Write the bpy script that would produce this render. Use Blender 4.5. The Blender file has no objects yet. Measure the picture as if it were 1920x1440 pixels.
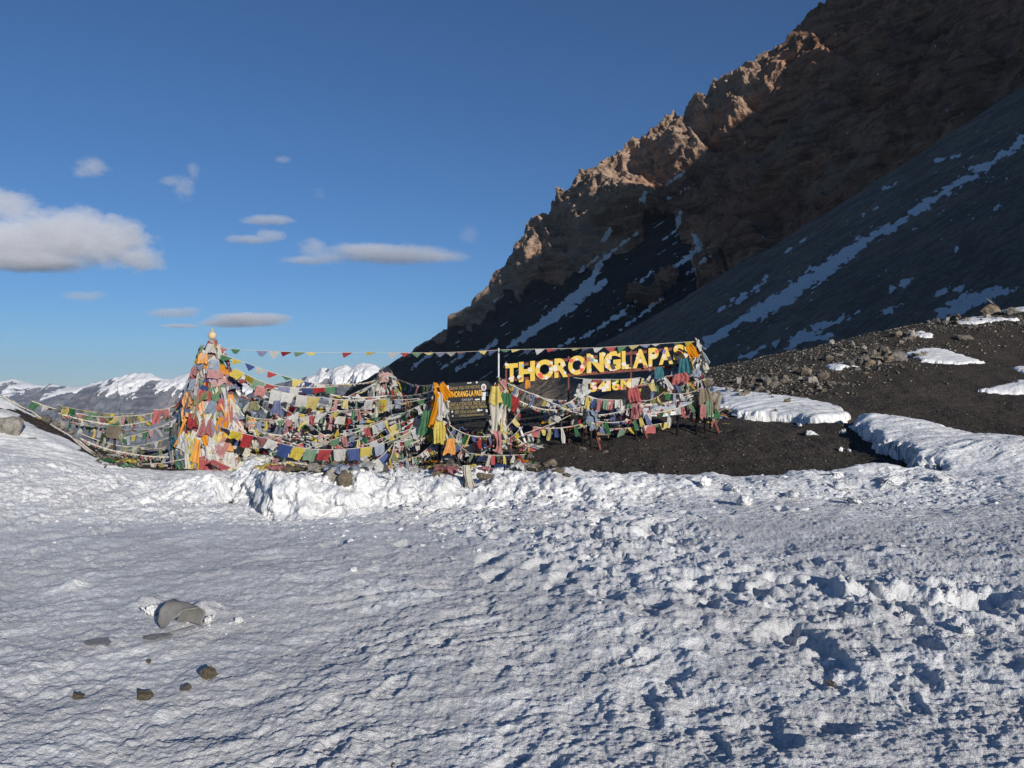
import bpy, bmesh, math, random
import numpy as np
from mathutils import Vector, Matrix, Euler

sc = bpy.context.scene
COL = sc.collection
random.seed(11)
RNG = np.random.RandomState(7)

# ------------------------------------------------------------------ camera
F = 1371.0            # focal length in photo pixels (photo is 1920 wide)
HOR = 740.0           # photo row of the horizon
EYE = 1.65
cam = bpy.data.cameras.new("camera")
cam.sensor_width = 36.0
cam.lens = F / 1920.0 * 36.0
cam.shift_y = (HOR - 720.0) / 1920.0
cam.clip_start = 0.05
cam.clip_end = 60000.0
cam_o = bpy.data.objects.new("camera", cam)
cam_o.location = (0, 0, EYE)
cam_o.rotation_euler = (math.radians(90), 0, 0)
COL.objects.link(cam_o)
sc.camera = cam_o

# ------------------------------------------------------------------ light
SUN_EL, SUN_AZ = math.radians(15.5), math.radians(30.0)   # azimuth: to the right of straight behind the camera
SH = np.array([math.sin(SUN_AZ), -math.cos(SUN_AZ), 0.0])
S = SH * math.cos(SUN_EL) + np.array([0, 0, math.sin(SUN_EL)])
sun = bpy.data.lights.new("sun", "SUN")
sun.energy = 5.0
sun.angle = math.radians(0.5)
sun.color = (1.0, 0.95, 0.87)
sun_o = bpy.data.objects.new("sun", sun)
sun_o.rotation_euler = Vector(S).to_track_quat('Z', 'Y').to_euler()
sun_o.location = (0, 0, 60)
COL.objects.link(sun_o)

world = bpy.data.worlds.new("World")
sc.world = world
world.use_nodes = True
wn = world.node_tree.nodes
wl = world.node_tree.links
bg = wn["Background"]
sky = wn.new("ShaderNodeTexSky")
sky.sky_type = 'NISHITA'
sky.sun_disc = False
sky.sun_elevation = SUN_EL
sky.sun_rotation = math.pi - SUN_AZ
sky.altitude = 1000
sky.air_density = 1.0
sky.dust_density = 0.0
sky.ozone_density = 7.0
wl.new(sky.outputs[0], bg.inputs[0])
bg.inputs[1].default_value = 0.088

sc.view_settings.view_transform = 'Standard'
sc.view_settings.look = 'None'
sc.view_settings.gamma = 1.0
sc.view_settings.use_curve_mapping = False
sc.view_settings.exposure = 0.0
sc.cycles.use_denoising = True
try:
    sc.cycles.denoiser = 'OPENIMAGEDENOISE'
    sc.cycles.denoising_input_passes = 'RGB_ALBEDO_NORMAL'
    sc.cycles.denoising_prefilter = 'NONE'
except Exception:
    pass
sc.cycles.max_bounces = 10
sc.cycles.diffuse_bounces = 3
sc.cycles.volume_bounces = 8

# ------------------------------------------------------------------ helpers
def P(px, py, d):
    """photo pixel at distance d -> world point"""
    return Vector(((px - 960.0) * d / F, d, EYE + (HOR - py) * d / F))

PERM = RNG.permutation(256)
PERM = np.concatenate([PERM, PERM, PERM])
G3 = RNG.normal(size=(256, 3)); G3 /= np.linalg.norm(G3, axis=1)[:, None]
_a = RNG.uniform(0, 2 * np.pi, 256)
G2 = np.stack([np.cos(_a), np.sin(_a)], 1)

def noise2(x, y):
    xi = np.floor(x).astype(np.int64); yi = np.floor(y).astype(np.int64)
    xf = x - xi; yf = y - yi
    u = xf * xf * xf * (xf * (xf * 6 - 15) + 10); v = yf * yf * yf * (yf * (yf * 6 - 15) + 10)
    def g(i, j, dx, dy):
        h = PERM[PERM[(xi + i) & 255] + ((yi + j) & 255)]
        return G2[h, 0] * dx + G2[h, 1] * dy
    a = g(0, 0, xf, yf); b = g(1, 0, xf - 1, yf); c = g(0, 1, xf, yf - 1); d = g(1, 1, xf - 1, yf - 1)
    return 1.5 * ((a + u * (b - a)) * (1 - v) + (c + u * (d - c)) * v)

def noise3(x, y, z):
    xi = np.floor(x).astype(np.int64); yi = np.floor(y).astype(np.int64); zi = np.floor(z).astype(np.int64)
    xf = x - xi; yf = y - yi; zf = z - zi
    fd = lambda t: t * t * t * (t * (t * 6 - 15) + 10)
    u, v, w = fd(xf), fd(yf), fd(zf)
    def g(i, j, k):
        h = PERM[PERM[PERM[(xi + i) & 255] + ((yi + j) & 255)] + ((zi + k) & 255)]
        q = G3[h]
        return q[..., 0] * (xf - i) + q[..., 1] * (yf - j) + q[..., 2] * (zf - k)
    L = lambda a, b, t: a + t * (b - a)
    return 1.6 * L(L(L(g(0, 0, 0), g(1, 0, 0), u), L(g(0, 1, 0), g(1, 1, 0), u), v),
                   L(L(g(0, 0, 1), g(1, 0, 1), u), L(g(0, 1, 1), g(1, 1, 1), u), v), w)

def fbm2(x, y, o=4, gain=0.5):
    r = 0; a = 1.0
    for i in range(o):
        r = r + a * noise2(x + 17.3 * i, y - 9.1 * i); a *= gain; x = x * 2.03; y = y * 2.03
    return r

def fbm3(x, y, z, o=5, gain=0.5, ridged=False):
    r = 0; a = 1.0
    for i in range(o):
        n = noise3(x + 5.1 * i, y + 3.7 * i, z - 8.3 * i)
        if ridged: n = 1 - 2 * np.abs(n)
        r = r + a * n; a *= gain; x = x * 2.05; y = y * 2.05; z = z * 2.05
    return r

def sstep(a, b, x):
    t = np.clip((x - a) / (b - a), 0, 1)
    return t * t * (3 - 2 * t)

def ip(x, *pts):
    return np.interp(x, [p[0] for p in pts], [p[1] for p in pts])

def grid_mesh(name, V, mask=None, attrs=None, smooth=True):
    """V: (n, m, 3) grid of points -> mesh; faces with mask False are left out"""
    n, m = V.shape[:2]
    idx = np.arange(n * m).reshape(n, m)
    q = np.stack([idx[:-1, :-1], idx[:-1, 1:], idx[1:, 1:], idx[1:, :-1]], -1).reshape(-1, 4)
    pts = V.reshape(-1, 3)
    if mask is not None:
        k = mask.reshape(-1)
        q = q[k[q].any(1)]
        used = np.zeros(len(pts), bool); used[q.ravel()] = True
        new = np.cumsum(used) - 1
        q = new[q]; pts = pts[used]
    else:
        used = slice(None)
    me = bpy.data.meshes.new(name)
    me.vertices.add(len(pts)); me.vertices.foreach_set("co", pts.astype(np.float32).ravel())
    me.loops.add(q.size); me.loops.foreach_set("vertex_index", q.astype(np.int32).ravel())
    me.polygons.add(len(q))
    me.polygons.foreach_set("loop_start", np.arange(0, q.size, 4, dtype=np.int32))
    me.update(calc_edges=True)
    if smooth:
        me.polygons.foreach_set("use_smooth", np.ones(len(q), bool))
    for k, a in (attrs or {}).items():
        at = me.attributes.new(k, 'FLOAT', 'POINT')
        at.data.foreach_set("value", a.reshape(-1)[used].astype(np.float32))
    me.validate()
    return me

def link(name, me, mat=None, parent=None, loc=None, kind=None, label=None, cat=None, group=None):
    o = bpy.data.objects.new(name, me)
    if mat is not None and me is not None and len(me.materials) == 0:
        me.materials.append(mat)
    COL.objects.link(o)
    if parent is not None: o.parent = parent
    if loc is not None: o.location = loc
    tag(o, label, cat, group, kind)
    return o

def tag(o, label=None, cat=None, group=None, kind=None):
    if label: o["label"] = label
    if cat: o["category"] = cat
    if group: o["group"] = group
    if kind: o["kind"] = kind

# -- node material helper
class NT:
    def __init__(s, name):
        s.m = bpy.data.materials.new(name); s.m.use_nodes = True
        s.t = s.m.node_tree; s.n = s.t.nodes; s.l = s.t.links
        s.b = s.n["Principled BSDF"]; s.out = s.n["Material Output"]
        s.b.inputs["Specular IOR Level"].default_value = 0.25
    def node(s, typ, **kw):
        n = s.n.new(typ)
        for k, v in kw.items():
            if k in n.inputs if isinstance(k, str) else False:
                s.set(n, k, v)
            else:
                setattr(n, k, v)
        return n
    def set(s, n, sock, v):
        i = n.inputs[sock]
        if isinstance(v, bpy.types.NodeSocket): s.l.new(v, i)
        else: i.default_value = v
    def pos(s):
        return s.n.new("ShaderNodeNewGeometry").outputs["Position"]
    def tex(s, which="Object"):
        return s.n.new("ShaderNodeTexCoord").outputs[which]
    def mapping(s, vec, scale=(1, 1, 1), rot=(0, 0, 0)):
        n = s.n.new("ShaderNodeMapping"); s.l.new(vec, n.inputs[0])
        n.inputs["Scale"].default_value = scale; n.inputs["Rotation"].default_value = rot
        return n.outputs[0]
    def noise(s, vec, scale, detail=4, rough=0.55, dist=0.0):
        n = s.n.new("ShaderNodeTexNoise"); s.l.new(vec, n.inputs["Vector"])
        n.inputs["Scale"].default_value = scale; n.inputs["Detail"].default_value = detail
        n.inputs["Roughness"].default_value = rough; n.inputs["Distortion"].default_value = dist
        return n.outputs["Fac"]
    def voro(s, vec, scale, feature='F1', out="Distance"):
        n = s.n.new("ShaderNodeTexVoronoi"); n.feature = feature
        s.l.new(vec, n.inputs["Vector"]); n.inputs["Scale"].default_value = scale
        return n.outputs[out]
    def ramp(s, fac, stops):
        n = s.n.new("ShaderNodeValToRGB"); s.l.new(fac, n.inputs[0])
        e = n.color_ramp.elements
        while len(e) < len(stops): e.new(0.5)
        for i, (p, c) in enumerate(stops):
            e[i].position = p
            e[i].color = (c, c, c, 1) if isinstance(c, (int, float)) else (*c, 1)
        return n.outputs[0]
    def math(s, op, a, b=0.0, clamp=False):
        n = s.n.new("ShaderNodeMath"); n.operation = op; n.use_clamp = clamp
        s.set(n, 0, a); s.set(n, 1, b)
        return n.outputs[0]
    def mix(s, fac, a, b, blend='MIX'):
        n = s.n.new("ShaderNodeMix"); n.data_type = 'RGBA'; n.blend_type = blend
        s.set(n, 0, fac)
        for k, v in ((6, a), (7, b)):
            if isinstance(v, tuple): v = (*v, 1)
            s.set(n, k, v)
        return n.outputs[2]
    def attr(s, name):
        n = s.n.new("ShaderNodeAttribute"); n.attribute_name = name
        return n.outputs["Fac"]
    def bump(s, h, dist, strength=1.0, normal=None):
        n = s.n.new("ShaderNodeBump"); n.inputs["Strength"].default_value = strength
        n.inputs["Distance"].default_value = dist; s.l.new(h, n.inputs["Height"])
        if normal is not None: s.l.new(normal, n.inputs["Normal"])
        return n.outputs[0]
    def base(s, col): s.set(s.b, "Base Color", (*col, 1) if isinstance(col, tuple) else col)
    def rough(s, r): s.set(s.b, "Roughness", r)
    def normal(s, n): s.l.new(n, s.b.inputs["Normal"])

# ------------------------------------------------------------------ ground form (thin-plate spline through surveyed points)
def Z(px, py, d): return EYE + (HOR - py) * d / F
_cp = []
def cz(px, d, z): _cp.append(((px - 960) * d / F, d, z))
def cr(px, py, d): cz(px, d, Z(px, py, d))
for d in (1.5, 4, 7):
    for px in (-400, 300, 960, 1600, 2300): cz(px, d, 0.0)
for px, z in ((-300, .2), (300, 0), (960, 0), (1500, .03), (2150, .12)): cz(px, 10, z)
for px, z in ((-300, .45), (200, .0), (450, -.05), (700, -.05), (1000, -.03), (1300, 0), (1700, .12), (2100, .4)): cz(px, 13, z)
for t in ((820, 885, 15.5), (500, 890, 15.5), (400, 885, 16.5), (991, 854, 17), (1126, 839, 17.3), (1215, 820, 18), (1350, 798, 19),
          (1500, 790, 20), (1600, 797, 18.5), (1750, 892, 13.3), (1920, 848, 16), (1750, 800, 19.5), (1920, 740, 23), (1920, 660, 31),
          (1920, 578, 38), (2200, 540, 38), (1650, 622, 38), (1700, 690, 27), (1480, 662, 36), (1480, 722, 25.5), (1320, 694, 33),
          (1320, 738, 25), (1200, 724, 31), (1100, 752, 28), (1000, 767, 26), (800, 802, 24), (600, 838, 21), (300, 850, 20),
          (180, 860, 14.7), (100, 802, 15.8), (0, 752, 16.6), (-250, 680, 17.5), (0, 886, 11.8), (100, 890, 12.2), (-250, 868, 11.6), (250, 868, 16.5)):
    cr(*t)
for px, z in ((2200, 7), (1920, 5), (1650, 3.6), (1480, 2.0), (1320, .6), (1100, -2), (1000, -3), (800, -5), (600, -7), (300, -8), (0, -7), (-250, -6)):
    cz(px, 46, z)
for px, d, z in ((0, 20, .7), (100, 19, .0), (-250, 22, 1.5), (190, 17.5, -.2)): cz(px, d, z)
for px, z in ((-250, .3), (0, -.5), (100, -.9), (300, -.8), (600, -.9)): cz(px, 26, z)
_cp = np.array(_cp)
def _tps_k(r2): return 0.5 * r2 * np.log(r2 + 1e-9)
def _q(x, y):   # work in compressed depth so near and far points weigh alike
    d = np.maximum(y, 0.5)
    return np.stack([x / (1 + 0.03 * d), d / (1 + 0.01 * d)], -1)
_cq = _q(_cp[:, 0], _cp[:, 1])
_n = len(_cp)
_A = np.zeros((_n + 3, _n + 3))
_A[:_n, :_n] = _tps_k(((_cq[:, None] - _cq[None]) ** 2).sum(-1)) + np.eye(_n) * 0.02
_A[:_n, _n] = 1; _A[:_n, _n + 1:] = _cq; _A[_n:, :_n] = _A[:_n, _n:].T
_w = np.linalg.solve(_A, np.concatenate([_cp[:, 2], [0, 0, 0]]))
def ground0(x, y):
    x = np.asarray(x, float); y = np.asarray(y, float)
    sh = x.shape
    x = x.ravel(); y = y.ravel()
    s = np.minimum(1.0, 46.0 / np.maximum(y, 1e-6))
    xs, ys = x * s, np.maximum(y * s, 1.5)
    out = np.empty(len(x))
    for i in range(0, len(x), 60000):
        q = _q(xs[i:i + 60000], ys[i:i + 60000])
        r2 = (q[:, 0:1] - _cq[None, :, 0]) ** 2 + (q[:, 1:2] - _cq[None, :, 1]) ** 2
        out[i:i + 60000] = _tps_k(r2) @ _w[:_n] + _w[_n] + q @ _w[_n + 1:]
    far = np.maximum(y - 46, 0)
    out = out - np.minimum(far * 0.42, 700 + far * 0.02)
    return out.reshape(sh)
def ground(x, y):
    z = ground0(x, y)
    w = sstep(12, 15, np.asarray(y, float)) * (1 - sstep(60, 200, np.asarray(y, float)))
    return z + w * (0.07 * fbm2(np.asarray(x) * .8, np.asarray(y) * .8, 4) + 0.02 * fbm2(np.asarray(x) * 5, np.asarray(y) * 5, 3))

_dd = np.exp(np.linspace(math.log(2.2), math.log(44), 700))
def hit(px, py, use=None):
    """ground point seen at photo pixel px, py"""
    x = (px - 960) / F * _dd
    z = EYE + (HOR - py) / F * _dd
    g = (use or ground0)(x, _dd)
    k = np.nonzero(g >= z)[0]
    i = k[0] if len(k) else int(np.argmin(np.abs(z - g)))
    return np.array([x[i], _dd[i]])

def poly_sd(x, y, pts):
    """signed distance to polygon, positive inside"""
    pts = np.asarray(pts, float)
    d2 = np.full(x.shape, 1e18); ins = np.zeros(x.shape, bool)
    for a, b in zip(pts, np.roll(pts, -1, 0)):
        e = b - a
        t = np.clip(((x - a[0]) * e[0] + (y - a[1]) * e[1]) / (e @ e + 1e-12), 0, 1)
        d2 = np.minimum(d2, (x - a[0] - t * e[0]) ** 2 + (y - a[1] - t * e[1]) ** 2)
        c = (a[1] > y) != (b[1] > y)
        with np.errstate(divide='ignore', invalid='ignore'):
            c &= x < (b[0] - a[0]) * (y - a[1]) / (b[1] - a[1] + 1e-15) + a[0]
        ins ^= c
    return np.where(ins, 1, -1) * np.sqrt(d2)

def px_of(x, y): return 960 + F * x / np.maximum(y, .1)
# ------------------------------------------------------------------ ground sheet
def mat_gravel():
    t = NT("dark_gravel")
    p = t.pos()
    n1 = t.noise(p, 0.35, 4); n2 = t.noise(p, 14, 5, .7); v = t.voro(p, 38, out="Color")
    v2 = t.voro(p, 16, out="Distance")
    sepa = t.n.new("ShaderNodeSeparateColor"); t.l.new(v, sepa.inputs[0])
    c = t.ramp(n2, [(.25, (.012, .0105, .0095)), (.55, (.034, .027, .021)), (.8, (.072, .058, .046))])
    c = t.mix(t.ramp(sepa.outputs[0], [(.80, 0.0), (.97, .7)]), c, (.15, .13, .115))
    c = t.mix(t.ramp(n1, [(.4, 0.0), (.7, .45)]), c, (.075, .06, .046))
    t.base(c); t.rough(0.95)
    h = t.math('ADD', t.math('MULTIPLY', v2, 0.5), t.math('MULTIPLY', n2, .9))
    t.normal(t.bump(h, .03, .9))
    return t.m
M_GRAVEL = mat_gravel()

def make_ground():
    px = np.concatenate([np.linspace(-2700, -420, 80)[:-1], np.linspace(-420, 2420, 620), np.linspace(2420, 4600, 80)[1:]])
    d = np.concatenate([np.exp(np.linspace(math.log(.5), math.log(11.5), 18))[:-1],
                        np.linspace(11.5, 24, 170)[:-1], np.exp(np.linspace(math.log(24), math.log(60), 150)),
                        np.exp(np.linspace(math.log(64), math.log(14000), 40))])
    PX, D = np.meshgrid(px, d)
    X = (PX - 960) / F * D
    Zg = ground(X, D)
    near = D < 11
    Zg = np.where(near, Zg - 0.25, Zg)
    me = grid_mesh("ground", np.stack([X, D, Zg], -1)[:, ::-1])
    link("ground", me, M_GRAVEL, kind="structure", label="dark gravelly ground of the mountain pass rising to a stony crest")
make_ground()

# ------------------------------------------------------------------ snow
def mat_snow():
    t = NT("snow")
    p = t.pos()
    n1 = t.noise(p, 1.3, 5); n2 = t.noise(p, 22, 6, .65); n3 = t.noise(p, 130, 3, .75); n5 = t.noise(t.mapping(p, (1, 1, 1), (0, 0, -.45)), 48, 4, .7); n4 = t.noise(p, .45, 3)
    c = t.mix(t.ramp(n1, [(.45, 0.0), (.75, .5)]), (.86, .86, .86), (.75, .745, .74))
    c = t.mix(t.ramp(t.math('ADD', t.attr('fresh'), t.math('MULTIPLY', t.math('SUBTRACT', n2, .5), .5)), [(.2, 1.0), (.75, 0.0)]), c, (.70, .695, .695))
    c = t.mix(t.ramp(n2, [(.50, 0.0), (.72, .35)]), c, (.55, .545, .54))
    c = t.mix(t.attr("dirt"), c, (.30, .27, .245))
    t.base(c)
    t.rough(t.ramp(n4, [(.35, .75), (.65, .45)]))
    t.b.inputs["Specular IOR Level"].default_value = .35
    st = t.n.new("ShaderNodeTexVoronoi"); t.l.new(t.mapping(p, (1, .55, 1), (0, 0, -.5)), st.inputs["Vector"]); st.inputs["Scale"].default_value = 30
    h = t.math('ADD', t.math('ADD', t.math('MULTIPLY', n2, .8), t.math('MULTIPLY', n5, .65)), t.math('MULTIPLY', n3, .5))
    t.normal(t.bump(h, .022, 1.0))
    return t.m
M_SNOW = mat_snow()

_sh = lambda pts: np.array([hit(a, b) for a, b in pts])
MAIN = np.concatenate([np.array([[16, -.5], [-14, -.5], [-20, 12], [-22, 26], [-13.5, 24]]),
    np.array([[-13.6, 20.2]]), _sh([(60, 792), (110, 822), (150, 846), (190, 868), (250, 882), (330, 886), (420, 888), (520, 893), (640, 890)]),
    _sh([(700, 875), (740, 862), (790, 866), (815, 890), (860, 904), (930, 908), (1000, 904), (1090, 912), (1200, 914), (1330, 905), (1400, 907), (1500, 893), (1640, 893), (1745, 893), (1690, 872), (1640, 845), (1600, 806)]),
    _sh([(1592, 793), (1640, 799), (1740, 818), (1830, 838), (1920, 847), (2040, 860)]), np.array([[16, 15.5], [26, 12]])])
PATCHES = [(_sh(q), th) for q, th in (
    ([(1332, 736), (1385, 741), (1440, 748), (1500, 756), (1560, 768), (1590, 784), (1592, 793), (1530, 796), (1470, 791), (1400, 786), (1345, 772)], .30),
    ([(1692, 664), (1730, 656), (1770, 654), (1805, 668), (1850, 682), (1800, 685), (1730, 679)], .13),
    ([(1838, 736), (1870, 724), (1920, 714), (2000, 702), (2000, 733), (1920, 735), (1862, 741)], .13),
    ([(1890, 692), (1920, 686), (2000, 690), (2000, 706), (1925, 703)], .10),
    ([(1858, 583), (1890, 577), (2000, 570), (2000, 585), (1880, 588)], .13),
    ([(1780, 606), (1820, 597), (1912, 599), (1870, 606), (1800, 612)], .10),
    ([(1550, 686), (1590, 679), (1608, 685), (1570, 694)], .09),
    ([(1690, 632), (1725, 622), (1752, 628), (1740, 634)], .09),
    ([(1150, 772), (1300, 756), (1330, 766), (1310, 775), (1190, 785)], .12),
    ([(640, 862), (680, 846), (735, 848), (770, 862), (720, 872), (660, 876)], .16),
    ([(450, 868), (500, 862), (520, 880), (480, 890)], .12),
    ([(560, 842), (640, 838), (700, 842), (650, 856), (580, 852)], .10),
)]

def gauss(px, py, cx, cy, sx, sy, ang=0):
    c, s = math.cos(ang), math.sin(ang)
    a = (px - cx) * c + (py - cy) * s; b = -(px - cx) * s + (py - cy) * c
    return np.exp(-(a / sx) ** 2 - (b / sy) ** 2)

def make_snow():
    px = np.concatenate([np.linspace(-2600, -300, 110)[:-1], np.linspace(-300, -40, 60)[:-1], np.linspace(-40, 1960, 1010), np.linspace(1960, 2220, 60)[1:], np.linspace(2220, 4500, 110)[1:]])
    rows = np.concatenate([np.linspace(.7, 2.3, 40)[:-1], np.linspace(2.3, 3.0, 18)[:-1], 1.0 / np.linspace(1 / 3.0, 1 / 9.0, 290)[:-1], np.linspace(9.0, 14.5, 300)[:-1],
                           np.linspace(14.5, 22, 150)[:-1], np.linspace(22, 44, 150)])
    PX, D = np.meshgrid(px, rows)
    X = (PX - 960) / F * D; Y = D
    g = ground0(X, Y)
    ROW = HOR + (EYE - g) * F / D
    # snow depth from the outlines
    wob = 0.22 * fbm2(X * 1.1, Y * 1.1, 4) + 0.05 * fbm2(X * 6, Y * 6, 3)
    sd = poly_sd(X, Y, MAIN)
    lip = .05 + .30 * sstep(1560, 1640, PX) * sstep(12.6, 14, D)
    T = np.where(sd > -3, np.tanh((sd + wob * 1.2) / np.where(lip > .12, .09, .16)) * lip + np.clip(sd, 0, 6) * .004, -1)
    T = np.where(sd + wob < -.1, -1, T)
    EDGE = np.exp(-((sd + wob * 1.2) / .2) ** 2) * (lip > .12)
    for q, th in PATCHES:
        x0, y0 = q.min(0) - 1.5; x1, y1 = q.max(0) + 1.5
        m = (X > x0) & (X < x1) & (Y > y0) & (Y < y1)
        s2 = poly_sd(X[m], Y[m], q) + wob[m] * .85
        EDGE[m] = np.maximum(EDGE[m], np.exp(-(s2 / .16) ** 2))
        t2 = np.tanh(s2 / .10) * th * (.75 + .3 * sstep(0, 1.2, s2))
        T[m] = np.maximum(T[m], np.where(s2 < -.1, -1, t2))
    edge = np.clip(sd, 0, 2)
    Zs = g + T
    infield = sstep(0, .5, sd)
    # the trodden berm: a wobbly step facing the camera
    wl = ip(PX, (-300, 10.6), (0, 10.4), (180, 10.9), (300, 11.2), (395, 10.9), (425, 11.5), (455, 11.6), (515, 10.1), (560, 9.9), (650, 10.0), (730, 10.5), (820, 10.8), (950, 11.0), (1200, 10.9), (1400, 11.2), (1600, 11.6), (2200, 12.2))
    wl = wl + .35 * fbm2(X * .9 + 3, Y * .25, 4) + .07 * fbm2(X * 3.7, Y * 2.2, 3) + .05 * fbm2(X * 6, Y * 9, 3)
    ht = (1 + .3 * fbm2(X * 1.7 + 60, Y * .9, 4)) * ip(PX, (-300, .16), (100, .12), (300, .22), (400, .30), (430, .2), (480, .44), (640, .42), (740, .36), (900, .34), (1050, .34), (1250, .26), (1400, .16), (1650, .16), (1800, .10), (2200, .1))
    sh = ip(PX, (-300, .9), (250, .7), (400, .25), (470, .3), (480, .26), (560, .34), (650, .32), (740, .4), (900, .6), (1200, .8), (2200, 1.0))
    up = sstep(-.5, .5, (D - wl) / (2 * sh))
    up = .62 * up + .38 * sstep(-.5, .5, (D - wl - .28 + .3 * fbm2(X * 2.6, Y * 1.2 + 8, 4)) / (1.6 * sh))
    fall = 1 - .85 * sstep(1.2, 4.2, D - wl)
    Zs += infield * ht * up * fall
    Zs -= infield * .11 * np.exp(-((D - wl + .35) / .4) ** 2) * ip(PX, (350, 0), (420, 1), (660, .7), (760, .3), (1000, 0))
    # churned snow
    W = (gauss(PX, ROW, 180, 930, 330, 62) + .9 * gauss(PX, ROW, 960, 985, 330, 85, .28) + .85 * gauss(PX, ROW, 1290, 1075, 280, 80, .42)
         + 1.0 * gauss(PX, ROW, 1740, 1150, 190, 95, .30) + .7 * gauss(PX, ROW, 1650, 930, 330, 34) + .9 * gauss(PX, ROW, 560, 945, 190, 45)
         + .5 * gauss(PX, ROW, 1700, 1330, 260, 110) + .45 * gauss(PX, ROW, 130, 1040, 200, 60) + .38 * gauss(PX, ROW, 1100, 1290, 330, 100))
    bankm = sstep(360, 230, PX) * sstep(12.3, 12.9, D)
    W = np.clip(W, 0, 1.05) * infield * (1 - bankm)
    u = (X * .90 + Y * .44); v = (-X * .44 + Y * .90)
    wx = X + .12 * fbm2(X * 2.2, Y * 2.2, 3); wy = Y + .12 * fbm2(X * 2.2 + 40, Y * 2.2, 3)
    b1 = np.abs(noise2(wx * 2.1, wy * 2.1)); b2 = np.abs(noise2(wx * 4.6 + 9, wy * 4.6)); b3 = np.abs(noise2(wx * 9.7, wy * 9.7 + 5)); b4 = np.abs(noise2(wx * 21, wy * 21))
    W = W * (1 - .3 * sstep(1120, 1260, ROW))
    gate = sstep(-.25, .35, fbm2(X * .8 + 70, Y * .8, 3))
    Zs += W * (.062 * (b1 - .3) + .058 * (b2 - .3) * (.4 + gate) + .042 * (b3 - .3) * (.3 + gate) + .020 * (b4 - .3))
    # wind ripples, drawn out along one direction
    r1 = 1 - np.abs(fbm2(u * 1.25 + .5 * noise2(X * 1.6, Y * 1.6), v * 3.1 + .6 * noise2(X * 1.1, Y * 1.1 + 9), 5, .6)) * 1.6
    r2 = fbm2(u * 2.4, v * 7.5, 4, .6)
    ph = sstep(-.15, .6, fbm2(X * .5 + 11, Y * .5 + 5, 3))
    flat = (1 - bankm) * infield * (1 - .6 * np.clip(W, 0, 1)) * (1 - sstep(10.5, 12.5, D) * .5)
    Zs += flat * (.013 * r1 * (1.3 * ph) + .004 * r2 + .010 * fbm2(X * 1.9 + 3, Y * 1.9, 5, .6)) * (1 - .25 * sstep(1000, 1700, PX))
    cx_ = X + .05 * fbm2(X * 5, Y * 5, 2); cy_ = Y + .05 * fbm2(X * 5 + 30, Y * 5, 2)
    crust = .010 * (.3 - np.abs(noise2(cx_ * 3.7, cy_ * 6.1))) + .009 * (.3 - np.abs(noise2(cx_ * 8 + 3, cy_ * 12.5))) + .006 * (.3 - np.abs(noise2(cx_ * 17, cy_ * 24)))
    Zs += (1 - .85 * bankm) * infield * crust * (.06 + 1.6 * sstep(-.3, .4, fbm2(X * .9 + 44, Y * .9, 4)))
    Zs += infield * (.009 * fbm2(X * 6.5, Y * 6.5, 4, .6) + .0045 * fbm2(X * 24, Y * 24, 3, .65) + .010 * np.maximum(0, fbm2(X * 3.1 + 5, Y * 3.1, 5, .62)))
    Zs += infield * .05 * fbm2(X * .45 + 31, Y * .45, 3)
    # layered slabs on the wind-cut banks
    bank = np.clip(sstep(1560, 1700, PX) * sstep(12.2, 13.5, D) + (T > .1) * (D > 17), 0, 1)
    lay = fbm2(u * .7, v * 3.4, 4)
    Zs += bank * (T > 0) * (.022 * np.sign(lay) * np.abs(lay) ** .5)
    lb = bankm
    Zs += lb * (.06 * fbm2(u * .6, v * 1.9, 4))
    # foot holes
    rs = np.random.RandomState(5)
    dirt = np.zeros_like(X)
    for k in range(170):
        if k < 120:
            c = rs.rand()
            cx = 900 + c * 900 + rs.normal(0, 140); cy = 985 + c * 200 + rs.normal(0, 60)
        else:
            cx = rs.uniform(850, 1900); cy = rs.uniform(1060, 1420)
        if not (880 < cy < 1430): continue
        dd = EYE * F / (cy - HOR); x0 = (cx - 960) / F * dd
        r = rs.uniform(.07, .15); a = rs.uniform(-.7, .7); ca, sa = math.cos(a), math.sin(a)
        m = (np.abs(X - x0) < .5) & (np.abs(Y - dd) < .5)
        lx = (X[m] - x0); ly = (Y[m] - dd)
        e = np.sqrt(((lx * ca + ly * sa) / r) ** 2 + ((-lx * sa + ly * ca) / (r * 1.9)) ** 2) + .25 * noise2(X[m] * 9, Y[m] * 9)
        dep = rs.uniform(.015, .05) if k < 120 else rs.uniform(.008, .022)
        Zs[m] += -dep * (1 - sstep(.55, 1.0, e)) + dep * .2 * np.exp(-((e - 1.15) / .22) ** 2)
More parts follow.
